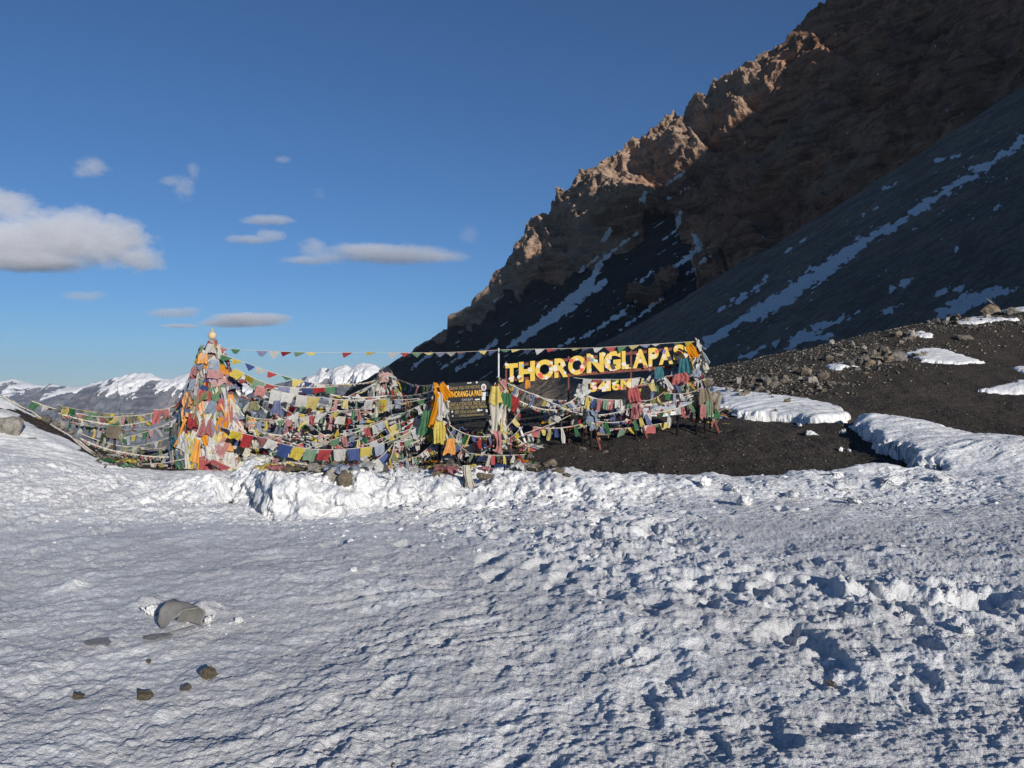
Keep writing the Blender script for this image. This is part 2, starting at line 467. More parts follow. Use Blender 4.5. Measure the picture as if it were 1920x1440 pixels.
    # trodden steps
    for (ax, ay, bx, by) in ((560, 1420, 1010, 1060), (1290, 1425, 1130, 1090), (1790, 1400, 1480, 1030), (900, 1425, 1330, 1150)):
        a0 = np.array([(ax - 960) / F, 1]) * EYE * F / (ay - HOR); b0 = np.array([(bx - 960) / F, 1]) * EYE * F / (by - HOR)
        L_ = np.hypot(*(b0 - a0)); t0 = (b0 - a0) / L_; n0 = np.array([-t0[1], t0[0]])
        for k in range(int(L_ / .36)):
            c0 = a0 + t0 * (k * .36 + rs.uniform(-.05, .05)) + n0 * ((.11 if k % 2 else -.11) + rs.normal(0, .03))
            m = (np.abs(X - c0[0]) < .4) & (np.abs(Y - c0[1]) < .4)
            lx, ly = X[m] - c0[0], Y[m] - c0[1]
            s_ = lx * t0[0] + ly * t0[1]; w_ = lx * n0[0] + ly * n0[1]
            e = np.sqrt((s_ / .15) ** 4 + (w_ / .055) ** 4) ** .5 + .12 * noise2(X[m] * 11, Y[m] * 11)
            dep = rs.uniform(.008, .018)
            Zs[m] += -dep * (1 - sstep(.8, 1.1, e)) * (1 - .25 * np.sin(s_ * 150)) + dep * .3 * np.exp(-((e - 1.25) / .16) ** 2)
    # the dug pit by the right edge
    cxp, cyp = hit(1760, 1140)
    e = np.sqrt(((X - cxp) / .62) ** 2 + ((Y - cyp) / .42) ** 2) + .3 * fbm2(X * 3, Y * 3, 3)
    Zs += -.10 * (1 - sstep(.5, .95, e)) + .06 * np.exp(-((e - 1.2) / .35) ** 2) * (.7 + .6 * fbm2(X * 5, Y * 5, 3))
    # snow heaped round the grey sheet
    for (a, b, r, h) in ((392, 1168, .16, .05), (285, 1150, .16, .06), (130, 1117, .2, .06), (410, 1095, .2, .03)):
        q = hit(a, b)
        Zs += h * np.exp(-(((X - q[0]) / r) ** 2 + ((Y - q[1]) / (r * .7)) ** 2)) * (1 + .8 * fbm2(X * 6, Y * 6, 3))
    dirt = np.clip(W * sstep(.15, .6, fbm2(X * 1.6, Y * 1.6 + 50, 4)) * .16 * sstep(500, 900, PX) + .16 * sstep(.25, .7, fbm2(X * .9 + 90, Y * .9, 4)) * sstep(1000, 900, ROW) * infield, 0, .6)
    dirt = dirt + .5 * (T > -.2) * (sd < .25) * (sd > -2) * sstep(.1, .5, fbm2(X * 4, Y * 4, 3)) * (PX < 1600) * (PX > 700)
    fresh = np.clip(np.maximum.reduce([W * .8, sstep(985, 915, ROW), 1 - sstep(.0, .6, sd), (T > .1) * (D > 12.5) * 1.0, lb, 1.0 * sstep(760, 600, PX) * sstep(1040, 980, ROW), .5 * sstep(500, 100, PX) * sstep(1250, 1000, ROW)]) + .35 * sstep(.0, .6, fbm2(X * .7 + 20, Y * .7, 3)) + .75 * sstep(.12, .5, fbm2(u * .9 + 3, v * 2.6, 5, .6)) - .45 * sstep(.15, .55, fbm2(u * .6 + 60, v * 1.5, 4)), 0, 1)
    face = np.exp(-((D - wl) / (1.3 * sh + .25)) ** 2) * infield * sstep(1500, 900, PX) * sstep(150, 380, PX)
    Ys = Y + face * (.16 * noise2(X * 2.7, Zs * 5.5) + .09 * noise2(X * 6.5 + 7, Zs * 12) + .04 * noise2(X * 15, Zs * 26))
    Ys = Ys + EDGE * (.11 * noise2(X * .7, Zs * 19) + .07 * noise2(X * 3, Zs * 9) + .03 * noise2(X * 9, Zs * 30))
    Zs = Zs + face * .03 * fbm2(X * 7, Y * 7 + 3, 3)
    me = grid_mesh("snow_field", np.stack([X, Ys, Zs], -1)[:, ::-1], (T > -.6)[:, ::-1], {"dirt": dirt[:, ::-1], "fresh": fresh[:, ::-1]})
    link("snow_field", me, M_SNOW, kind="structure", label="wind-scoured trodden snow covering the near ground and lying in banks on the gravel")
    return px, rows, np.where(T > -.04, Zs, ground(X, Y))
SN_PX, SN_D, SN_Z = make_snow()
def surf(x, y):
    """top of snow or gravel"""
    px = 960 + F * x / y
    if not (SN_D[0] < y < SN_D[-1]): return float(ground(np.array([x]), np.array([y]))[0])
    i = int(np.clip(np.searchsorted(SN_D, y) - 1, 0, len(SN_D) - 2)); j = int(np.clip(np.searchsorted(SN_PX, px) - 1, 0, len(SN_PX) - 2))
    a = (y - SN_D[i]) / (SN_D[i + 1] - SN_D[i]); b = (px - SN_PX[j]) / (SN_PX[j + 1] - SN_PX[j])
    return float((SN_Z[i, j] * (1 - b) + SN_Z[i, j + 1] * b) * (1 - a) + (SN_Z[i + 1, j] * (1 - b) + SN_Z[i + 1, j + 1] * b) * a)
def gp(px, py):
    """visible surface point at photo pixel"""
    d = np.exp(np.linspace(math.log(2.4), math.log(43.5), 900))
    x = (px - 960) / F * d; z = EYE + (HOR - py) / F * d
    i = np.clip(np.searchsorted(SN_D, d) - 1, 0, len(SN_D) - 2); j = int(np.clip(np.searchsorted(SN_PX, px) - 1, 0, len(SN_PX) - 2))
    g = SN_Z[i, j]
    k = np.nonzero(g >= z)[0]
    n = k[0] if len(k) else int(np.argmin(z - g))
    return Vector((x[n], d[n], g[n]))

# ------------------------------------------------------------------ mountains
def streak(px, py, pts):
    """largest of w - distance over a polyline of (px, py, half width)"""
    best = np.full(px.shape, -99.0)
    for (x0, y0, w0), (x1, y1, w1) in zip(pts, pts[1:]):
        ex, ey = x1 - x0, y1 - y0
        t = np.clip(((px - x0) * ex + (py - y0) * ey) / (ex * ex + ey * ey), 0, 1)
        best = np.maximum(best, w0 + t * (w1 - w0) - np.hypot(px - x0 - t * ex, py - y0 - t * ey))
    return best

def mat_mountain(name, rock, scree, bump_scale, bump_dist, strata=True):
    t = NT(name)
    p = t.pos()
    n1 = t.noise(p, .018 * bump_scale, 8, .62); n2 = t.noise(p, .12 * bump_scale, 8, .7); n3 = t.noise(t.mapping(p, (1, 1, 3.2), (.5, -.45, .3)), .05 * bump_scale, 8, .68, .4)
    c1 = t.ramp(n1, [(.28, tuple(v * .45 for v in rock)), (.48, rock), (.62, (rock[0] * 1.25, rock[1] * 1.08, rock[2] * .95)), (.75, (rock[0] * 1.1, rock[1] * 1.2, rock[2] * 1.3))])
    wv = t.noise(t.mapping(p, (.25, .25, 1.6), (.35, .75, .2)), .06 * bump_scale, 6, .7, .8)
    c1 = t.mix(t.ramp(wv, [(.42, .8), (.5, 0.0), (.56, 0.0), (.62, .5)]), c1, (rock[0] * .42, rock[1] * .36, rock[2] * .36))
    nr = t.noise(p, .008 * bump_scale, 4, .6)
    c1 = t.mix(t.ramp(nr, [(.52, 0.0), (.68, .6)]), c1, (rock[0] * .75, rock[1] * .5, rock[2] * .45))
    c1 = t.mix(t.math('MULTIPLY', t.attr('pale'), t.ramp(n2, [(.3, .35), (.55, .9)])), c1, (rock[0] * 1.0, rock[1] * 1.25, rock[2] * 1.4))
    c1 = t.mix(t.ramp(n3, [(.35, .75), (.52, 0.0)]), c1, tuple(v * .32 for v in rock))
    c2 = t.ramp(n2, [(.3, tuple(v * .7 for v in scree)), (.6, scree), (.8, tuple(v * 1.8 for v in scree))])
    n4 = t.noise(p, .01 * bump_scale, 4)
    c2 = t.mix(t.ramp(n4, [(.42, 0.0), (.6, .6)]), c2, (scree[0] * 1.35, scree[1] * 1.2, scree[2] * 1.1))
    ns = t.math('ADD', t.math('MULTIPLY', t.attr('streak'), .8), t.math('MULTIPLY', n2, .2))
    c2 = t.mix(t.ramp(ns, [(.44, .55), (.52, 0.0), (.58, 0.0), (.68, .5)]), c2, tuple(v * .5 for v in scree))
    rk = t.attr("rock")
    rkf = t.ramp(t.math('ADD', rk, t.math('MULTIPLY', t.math('SUBTRACT', n2, .5), .9)), [(.42, 0.0), (.58, 1.0)])
    c = t.mix(rkf, c2, c1)
    sn = t.attr("snow")
    n6 = t.noise(t.mapping(p, (1, 1, 2), (.2, .6, 0)), .5 * bump_scale, 6, .75)
    snf = t.ramp(t.math('ADD', sn, t.math('ADD', t.math('MULTIPLY', t.math('SUBTRACT', n2, .5), .7), t.math('MULTIPLY', t.math('SUBTRACT', n6, .5), .8))), [(.47, 0.0), (.53, 1.0)])
    c = t.mix(snf, c, (.90, .88, .86))
    t.base(c); t.rough(.95); t.b.inputs["Specular IOR Level"].default_value = .1
    h = t.math('ADD', t.math('MULTIPLY', n3, 1.4), n2)
    t.normal(t.bump(h, bump_dist, .9))
    return t.m

def make_mountain():
    px = np.linspace(430, 2250, 820)
    sil = ip(px, (430, 905), (480, 860), (560, 790), (620, 750), (660, 722), (715, 690), (780, 648), (842, 606), (846, 582), (880, 566), (910, 530), (940, 490), (975, 440), (1000, 402), (1040, 368), (1080, 322),
             (1130, 300), (1170, 268), (1230, 232), (1290, 188), (1330, 160), (1350, 140), (1405, 110), (1440, 96), (1500, 40), (1530, 4), (1600, -60), (1750, -170), (1920, -280), (2250, -420))
    dsil = ip(px, (430, 1050), (715, 930), (860, 840), (1100, 730), (1330, 660), (1530, 610), (1920, 530), (2250, 470))
    zs = EYE + (HOR - sil) * dsil / F
    nr = 520; nb = 26
    tt = np.concatenate([np.linspace(-.5, -.02, nb), np.linspace(0, 1, nr) ** 1.12])
    PXg, TT = np.meshgrid(px, tt)
    zsg = np.broadcast_to(zs, PXg.shape); dsg = np.broadcast_to(dsil, PXg.shape)
    zb = ip(px, (430, -190), (700, -120), (900, -60), (1130, -10), (1500, 10), (2250, 20))
    zbg = np.broadcast_to(zb, PXg.shape)
    t0 = np.clip(TT, 0, 1)
    z = zsg + (zbg - zsg) * t0
    hgt = zsg - zbg
    # cliffs above, scree below
    run = hgt * np.interp(t0, [0, .12, .45, 1], [0, .05, .30, 1.12])
    run = run * ip(PXg, (430, 1.3), (900, 1.1), (1400, .75), (2250, .6))
    d = dsg - np.minimum(run, dsg * .62)
    back = np.clip(-TT, 0, 1)
    d = d + back * 320; z = z - back * 330
    X = (PXg - 960) / F * d; Y = d
    ROW = HOR - (z - EYE) * F / d
    # where bare rock gives way to scree
    rb = ip(px, (430, 860), (715, 688), (842, 616), (880, 596), (930, 560), (990, 520), (1080, 492), (1150, 470), (1215, 425), (1245, 385), (1275, 400), (1300, 470), (1325, 560), (1390, 560), (1450, 900), (2250, 900))
    rbg = np.interp(PXg + 26 * fbm2(PXg * .03 + 9, ROW * .03, 4), px, rb) + 16 * fbm2(PXg * .02, ROW * .02, 4)
    rock = sstep(14, -14, ROW - rbg)
    isl = gauss(PXg, ROW, 1230, 545, 60, 22, -.6)
    rock = np.maximum(rock, sstep(.3, .7, isl + .25 * fbm2(PXg * .04, ROW * .04, 3)))
    # relief
    f0 = np.abs(noise3((X + .75 * z) / 95 + 3, Y / 260, (z - X) / 480)) * 1.6 + np.abs(noise3((X + .75 * z) / 38 + 13, Y / 120, (z - X) / 210)) * .7
    f1 = fbm3(X / 75, Y / 110, z / 75, 6, .52, ridged=True)
    f2 = fbm3(X / 24 + 7, Y / 40, z / 26 + .5 * X / 24, 5, .55, ridged=True)
    f3 = fbm3(X / 7, Y / 9, z / 6, 4, .6, ridged=True)
    st = fbm3((X + z * .8) / 16, Y / 60, (z - X * .55) / 7, 4, .5)
    amp = rock * (.35 + .65 * sstep(820, 1100, PXg)) * sstep(0, .05, np.where(TT < 0, .03, TT) + .035)
    disp = amp * ((34 + 22 * sstep(1250, 1400, PXg)) * (f0 - .45) * (.3 + .7 * sstep(.0, .16, TT)) + 9 * (f1 - .55) + 7.0 * (f2 - .5) + 3.6 * st + 1.6 * f3) 
    disp += (1 - rock) * (2.0 * fbm3((X + z) / 60, Y / 200, (z - X) / 200, 4) + .8 * fbm3(X / 14, Y / 14, z / 14, 3))
    nx, ny, nz = -.42, -.72, .55
    X2 = X + nx * disp; Y2 = Y + ny * disp; Z2 = z + nz * disp
    jag = rock * np.exp(-np.abs(TT) * 14) * sstep(850, 1150, PXg)
    Z2 += jag * (5 * fbm3(X / 30, Y / 30, z / 40, 5, .6, ridged=True) - 3)
    for _ in range(3):     # settle the crest onto the surveyed skyline
        ROW2 = HOR - (Z2 - EYE) * F / Y2; PX2 = 960 + F * X2 / Y2
        bins = np.linspace(430, 2250, 228); top = np.full(len(bins), 9e9)
        np.minimum.at(top, np.clip(((PX2 - 430) / 8).astype(int), 0, 227), ROW2)
        top = np.where(top > 1e6, np.interp(bins, px, sil), top)
        off = np.interp(bins, px, sil) - top
        kern = np.exp(-(np.arange(-9, 10) / 4.0) ** 2); kern /= kern.sum()
        off = np.convolve(np.pad(off, 9, 'edge'), kern, 'valid')
        Z2 = Z2 - np.interp(PX2, bins, off) * Y2 / F * (1 - .8 * sstep(.1, .7, TT))
    ROW2 = HOR - (Z2 - EYE) * F / Y2; PX2 = 960 + F * X2 / Y2
    # snow
    w = 5 * fbm2(PX2 * .08, ROW2 * .08, 5, .6)
    sn = np.full(PXg.shape, -99.0)
    for pts in (
        [(950, 652, 2), (985, 630, 7), (1015, 608, 9), (1050, 580, 9), (1085, 553, 11), (1103, 538, 13), (1112, 520, 6), (1128, 490, 4), (1150, 470, 1.5), (1190, 440, 1.5)],
        [(1005, 615, 4), (1045, 596, 4), (1075, 575, 6)], [(1098, 552, 5), (1135, 528, 5)], [(1085, 512, 1.5), (1120, 482, 2.5)],
        [(1132, 448, 5), (1143, 432, 5)], [(1203, 380, 5), (1208, 364, 5)], [(1150, 470, 1), (1180, 447, 2), (1196, 436, 2)],
        [(1250, 345, 1.5), (1282, 322, 2.5)], [(1300, 440, 3), (1312, 460, 6), (1298, 478, 4), (1266, 500, 4)], [(1272, 425, 2.5), (1278, 400, 4), (1268, 430, 3), (1246, 448, 1.5)],
        [(1080, 640, 1.5), (1160, 592, 3), (1190, 568, 3)], [(1200, 530, 2), (1222, 510, 3)], [(1160, 620, 1.5), (1245, 558, 2)],
        [(1288, 515, 2), (1330, 480, 2.5)], [(858, 694, 2), (895, 668, 5), (930, 640, 2)], [(1040, 655, 2), (1080, 632, 2)], [(770, 690, 2), (810, 662, 2)],
        [(830, 690, 1.5), (870, 662, 2.5)], [(905, 575, 1), (935, 560, 1)], [(1255, 372, 2), (1300, 345, 1)], [(1130, 690, 1), (1170, 660, 2)],
    ):
        sn = np.maximum(sn, streak(PX2, ROW2, pts))
    snow = sstep(-7, 7, sn + w)
    a, b = PX2 * .83 - ROW2 * .56, PX2 * .56 + ROW2 * .83
    fl = noise2(a * .035, b * .28) + .5 * noise2(a * .09, b * .5)
    snow = np.maximum(snow, sstep(.62, .95, fl) * (1 - rock) * .9 * (PX2 > 800))
    fr = noise2(a * .06, b * .12) + .6 * noise2(a * .2, b * .4)
    snow = np.maximum(snow, rock * sstep(.78, 1.05, fr) * sstep(40, 120, ROW2 - np.broadcast_to(sil, PXg.shape)) * .7)
    snow *= (TT >= 0)
    pale = rock * np.clip(sstep(150, 40, ROW2 - np.interp(PX2, px, sil)) * sstep(1500, 1400, PX2) + .8 * sstep(.2, .6, fbm3(X / 120, Y / 160, z / 60 + X / 90, 4)), 0, 1)  # sunlit ridge painted paler in the rock colour, plus random pale patches
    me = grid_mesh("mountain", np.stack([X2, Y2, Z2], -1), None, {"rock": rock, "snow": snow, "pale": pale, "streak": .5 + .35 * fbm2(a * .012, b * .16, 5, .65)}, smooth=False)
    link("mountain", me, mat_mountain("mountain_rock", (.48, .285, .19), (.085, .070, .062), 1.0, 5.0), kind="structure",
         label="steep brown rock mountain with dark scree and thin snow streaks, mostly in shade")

def make_scree():
    px = np.linspace(960, 2300, 520)
    sil = ip(px, (960, 728), (1050, 684), (1130, 640), (1200, 606), (1300, 548), (1420, 478), (1500, 430), (1600, 368), (1700, 305), (1800, 240), (1920, 163), (2100, 45), (2300, -80))
    dsil = ip(px, (960, 170), (1130, 185), (1420, 225), (1920, 340), (2300, 420))
    zs = EYE + (HOR - sil) * dsil / F
    zb = ip(px, (960, -9), (1320, -2), (1650, 1.5), (1920, 3.5), (2300, 6))
    db = ip(px, (960, 75), (1320, 68), (1920, 62), (2300, 62))
    tt = np.concatenate([np.linspace(-.6, -.05, 10), np.linspace(0, 1, 330) ** .8, [1.03]])
    PXg, TT = np.meshgrid(px, tt)
    t0 = np.clip(TT, 0, 1)
    z = zs + (zb - zs) * t0 ** 1.0; d = dsil + (db - dsil) * t0 ** .93
    back = np.clip(-TT, 0, 1)
    d = d + back * 200; z = z - back * 200 - (TT > 1) * 25
    X = (PXg - 960) / F * d; Y = d
    disp = .8 * fbm2(X / 30, Y / 30, 5) + .28 * fbm2(X / 3.5, Y / 3.5, 4) + .12 * fbm2(X / .9, Y / .9, 3)
    Z2 = z + disp * sstep(0, .02, TT + .02)
    ROW = HOR - (Z2 - EYE) * F / Y
    w = 9 * fbm2(PXg * .055 + ROW * .03, ROW * .075, 5, .6)
    sn = np.full(PXg.shape, -99.0)
    for pts in (
        [(1306, 652, 4), (1345, 630, 11), (1368, 615, 9), (1392, 600, 6), (1420, 585, 16), (1465, 560, 15), (1510, 530, 15), (1555, 500, 15), (1590, 474, 15), (1618, 455, 11), (1640, 440, 5), (1665, 428, 10), (1685, 418, 7),
         (1712, 398, 8), (1740, 378, 11), (1765, 362, 6), (1800, 342, 8), (1838, 318, 9), (1862, 300, 5), (1890, 285, 8), (1930, 248, 9)],
        [(1348, 582, 2), (1385, 558, 5), (1420, 538, 4), (1438, 524, 2)], [(1388, 668, 7), (1425, 655, 6), (1458, 640, 3)],
        [(1470, 655, 5), (1500, 634, 14), (1530, 620, 10), (1558, 604, 5)], [(1500, 640, 6), (1560, 628, 5)], [(1572, 604, 4), (1600, 590, 6), (1618, 578, 2)],
        [(1765, 590, 8), (1800, 575, 16), (1850, 552, 13), (1905, 540, 6)], [(1758, 550, 5), (1790, 542, 6), (1830, 545, 4)], [(1670, 545, 3), (1690, 534, 6), (1712, 524, 2)], [(1648, 597, 3), (1665, 585, 5), (1690, 572, 1)],
        [(1620, 402, 1), (1640, 388, 2)], [(1760, 300, 1), (1795, 290, 2.5)], [(1868, 392, 4), (1876, 388, 3)], [(1790, 466, 3), (1802, 462, 2)], [(1655, 352, 1), (1680, 345, 2)], [(1460, 480, 0), (1510, 448, 2)],
    ):
        sn = np.maximum(sn, streak(PXg, ROW, pts))
    up = ROW * .5 - PXg * -.0
    snow = sstep(-9, 9, sn - 1.5 + 1.1 * w)
    a, b = PXg * .83 - ROW * .56, PXg * .56 + ROW * .83
    fl = noise2(a * .03, b * .3) + .5 * noise2(a * .11, b * .5)
    snow = np.maximum(snow, sstep(.62, .95, fl) * .85 * sstep(170, 30, np.abs(ROW - (sil + 120))))
    snow *= (TT > 0)
    link("scree_slope", grid_mesh("scree_slope", np.stack([X, Y, Z2], -1), None, {"rock": sstep(.1, .8, noise2(X / 40, Y / 40)) * .35, "snow": snow, "streak": .5 + .35 * fbm2(a * .010, b * .13, 6, .65)}),
         mat_mountain("scree", (.32, .25, .19), (.30, .235, .18), 7.0, 1.0), kind="structure", label="long grey scree slope in shade with a diagonal band of old snow")

def make_range(name, sil, depth, zbase, spread, snowline, seed, rock, label, px0, px1, n, rows=150, rel=1.0, snw=1.0):
    px = np.linspace(px0, px1, n)
    s = ip(px, *sil)
    zs = EYE + (HOR - s) * depth / F
    tt = np.concatenate([np.linspace(-.4, -.05, 6), np.linspace(0, 1, rows) ** 1.1])
    PXg, TT = np.meshgrid(px, tt)
    t0 = np.clip(TT, 0, 1)
    z = zs + (zbase - zs) * t0
    d = depth - spread * t0 + np.clip(-TT, 0, 1) * spread
    z = z - np.clip(-TT, 0, 1) * spread * .7
    X = (PXg - 960) / F * d; Y = d
    k = depth / 5000.0
    f = fbm3(X / (260 * k) + seed + z / (900 * k), Y / (900 * k), z / (1500 * k), 6, .55, ridged=True)
    g = fbm3(X / (60 * k) + seed - z / (260 * k), Y / (300 * k), z / (420 * k), 5, .6, ridged=True)
    e = sstep(0, .12, TT + .03)
    Y2 = Y - rel * k * (60 * f + 26 * g) * e; Z2 = z + rel * k * (26 * f + 9 * g) * (.35 + .65 * e) - 15 * k * rel
    ROW = HOR - (Z2 - EYE) * F / Y2
    sn = sstep(snowline + 1, snowline - 21, ROW - 22 * (f - .5) - 20 * (g - .5) + 8 * fbm2(PXg * .05, ROW * .09, 4)) * snw
    link(name, grid_mesh(name, np.stack([X, Y2, Z2], -1), None, {"rock": np.ones_like(z), "snow": sn}), mat_mountain(name + "_rock", rock, rock, .12, 10), kind="structure", label=label)

make_mountain()
make_scree()
make_range("mountain_range", [(-250, 700), (-60, 716), (0, 713), (28, 709), (52, 718), (80, 723), (98, 717), (112, 722), (150, 726), (180, 716), (205, 711), (240, 702), (300, 712), (420, 730), (600, 735)], 9000, -1500, 3500, 722, 3.0, (.19, .19, .21),
           "far snow-covered mountain ridge on the horizon", -260, 640, 420, rel=.8)
make_range("mountain_range", [(-100, 800), (60, 765), (110, 742), (150, 730), (190, 718), (225, 706), (250, 700), (282, 700), (300, 709), (322, 711), (345, 705), (380, 702), (430, 708), (470, 716), (520, 724), (600, 760), (700, 800)], 6000, -1500, 2600, 711, 9.0, (.19, .195, .22),
           "grey brown mountain behind the flag shrine with snow along its crest", -110, 720, 480)
make_range("mountain_range", [(300, 830), (430, 760), (490, 726), (520, 720), (545, 713), (572, 708), (595, 703), (605, 690), (622, 692), (648, 686), (660, 690), (680, 682), (702, 684), (715, 692), (760, 700), (900, 720)], 5000, -1300, 2100, 697, 21.0, (.18, .18, .20),
           "jagged grey mountain between the shrine and the dark slope, its summit snowy", 300, 900, 420)

# the flank of the mountain behind and beside the camera, whose shade lies on the slopes ahead
def make_flank():
    R = np.array([-SH[1], SH[0], 0.0]); V = -math.sin(SUN_EL) * SH + math.cos(SUN_EL) * np.array([0, 0, 1.0])
    prof = [(-60, -60, 40), (20, -12, 50), (40, 1, 55), (48, 8, 56), (54, 14, 58), (58, 20, 60), (80, 36, 75), (100, 50, 90), (180, 118, 150), (278, 252, 240)]
    prof += [(x, y, 300) for x, y in ((322, 274), (357, 290), (377, 302), (389, 306), (402, 310), (420, 311), (440, 313), (456, 326), (476, 346), (484, 374), (494, 394), (505, 408), (540, 440))] + [(600, 470, 300), (800, 480, 300), (1100, 470, 300)]
    prof = np.array(prof, float)
    us = np.concatenate([np.linspace(-60, 120, 90), np.linspace(121, 1100, 260)])
    v = np.interp(us, prof[:, 0], prof[:, 1]); t = np.interp(us, prof[:, 0], prof[:, 2])
    v = v + np.interp(us, [60, 120, 300, 700], [0, 1.0, 3, 5]) * fbm2(us / 22.0, us * 0 + 3.3, 5)
    ridge = us[:, None] * R + v[:, None] * V + t[:, None] * S
    fr = np.linspace(-1, 1, 41)
    rows = []
    for f in fr:
        q = ridge.copy()
        w = abs(f) * np.interp(us, [-60, 60, 120, 500, 1100], [12, 25, 55, 330, 500])
        side = np.array([SH[0], SH[1], 0.0])
        q = q + side * (np.sign(f) * w)[:, None]
        drop = w * (.85 if f > 0 else 1.15)
        q[:, 2] = ridge[:, 2] - drop + .05 * w * fbm2(us / 15.0, us * 0 + f * 6, 4)
        rows.append(q)
    link("mountain_flank", grid_mesh("mountain_flank", np.stack(rows, 0), None, {"rock": np.ones((41, len(us))), "snow": np.zeros((41, len(us)))}),
         bpy.data.materials["mountain_rock"], kind="structure", label="flank of the mountain beside the pass, out of view")
make_flank()

# ------------------------------------------------------------------ thin mountain air
def make_haze():
    bm = bmesh.new()
    bmesh.ops.create_cube(bm, size=1)
    me = bpy.data.meshes.new("haze"); 
    lo, hi = Vector((-14000, -900, -7200)), Vector((14000, 14600, 640))
    for v in bm.verts: v.co = Vector([lo[i] + (v.co[i] + .5) * (hi[i] - lo[i]) for i in range(3)])
    bm.to_mesh(me); bm.free()
    m = bpy.data.materials.new("thin_air"); m.use_nodes = True
    n = m.node_tree.nodes; n.remove(n["Principled BSDF"])
    v = n.new("ShaderNodeVolumePrincipled")
    v.inputs["Color"].default_value = (.70, .84, 1.0, 1); v.inputs["Density"].default_value = 3.8e-5; v.inputs["Anisotropy"].default_value = .1
    m.node_tree.links.new(v.outputs[0], n["Material Output"].inputs["Volume"])
    link("haze", me, m, kind="stuff", label="thin pale air in which the far ridges fade")
make_haze()
# ------------------------------------------------------------------ cloth
RR = random.Random(21)
def mat_cloth(name, col, print_=True):
    t = NT(name)
    info = t.n.new("ShaderNodeObjectInfo").outputs["Random"]
    g = t.tex("Generated")
    fade = t.math('POWER', info, 1.6)
    hs = t.n.new("ShaderNodeHueSaturation"); hs.inputs["Color"].default_value = (*col, 1)
    t.l.new(t.math('ADD', .75, t.math('MULTIPLY', info, .45)), hs.inputs["Value"])
    c = t.mix(t.math('MULTIPLY', fade, .5), hs.outputs[0], (.52, .50, .47))
    p = t.tex("Object")
    n = t.noise(p, 3.0, 5, .7)
    c = t.mix(t.ramp(n, [(.35, .45), (.6, 0.0)]), c, tuple(v * .5 for v in col))
    if print_:
        w = t.noise(t.mapping(g, (17, 1, 11)), 1.0, 2)
        se = t.n.new("ShaderNodeSeparateXYZ"); t.l.new(g, se.inputs[0])
        inx = t.ramp(se.outputs[0], [(.08, 0.0), (.16, 1.0), (.84, 1.0), (.92, 0.0)])
        inz = t.ramp(se.outputs[2], [(.10, 0.0), (.2, 1.0), (.8, 1.0), (.9, 0.0)])
        ink = t.math('MULTIPLY', t.math('MULTIPLY', inx, inz), t.ramp(w, [(.48, 0.0), (.58, .24)]))
        c = t.mix(ink, c, tuple(v * .12 for v in col))
    t.base(c); t.rough(.9); t.b.inputs["Specular IOR Level"].default_value = .12
    t.normal(t.bump(t.noise(p, 14, 4, .7), .05, .5))
    tr = t.n.new("ShaderNodeBsdfTranslucent"); t.l.new(c, tr.inputs[0])
    mx = t.n.new("ShaderNodeMixShader"); mx.inputs[0].default_value = .18
    t.l.new(t.b.outputs[0], mx.inputs[1]); t.l.new(tr.outputs[0], mx.inputs[2]); t.l.new(mx.outputs[0], t.out.inputs[0])
    return t.m
CL = {k: mat_cloth("cloth_" + k, c, k not in ("scarf", "orange", "rope")) for k, c in dict(
    blue=(.055, .095, .28), white=(.66, .65, .62), red=(.46, .045, .05), green=(.055, .20, .085), yellow=(.68, .52, .05),
    orange=(.85, .33, .015), scarf=(.72, .68, .58), paleblue=(.30, .36, .47), olive=(.24, .24, .10), pink=(.50, .20, .20), brown=(.20, .16, .11), teal=(.06, .22, .27), tarp=(.30, .25, .18)).items()}
def plain(name, col, rough=.7, bump=None, metal=0.0, var=.25, scale=6):
    t = NT(name)
    n = t.noise(t.tex("Object"), scale, 5, .65)
    t.base(t.ramp(n, [(.3, tuple(v * (1 - var) for v in col)), (.55, col), (.75, tuple(min(1, v * (1 + var)) for v in col))]))
    t.rough(rough); t.b.inputs["Metallic"].default_value = metal
    if bump: t.normal(t.bump(t.noise(t.tex("Object"), scale * 4, 5, .7), bump, .8))
    return t.m
M_ROPE = plain("rope", (.55, .50, .43), .9, scale=20)

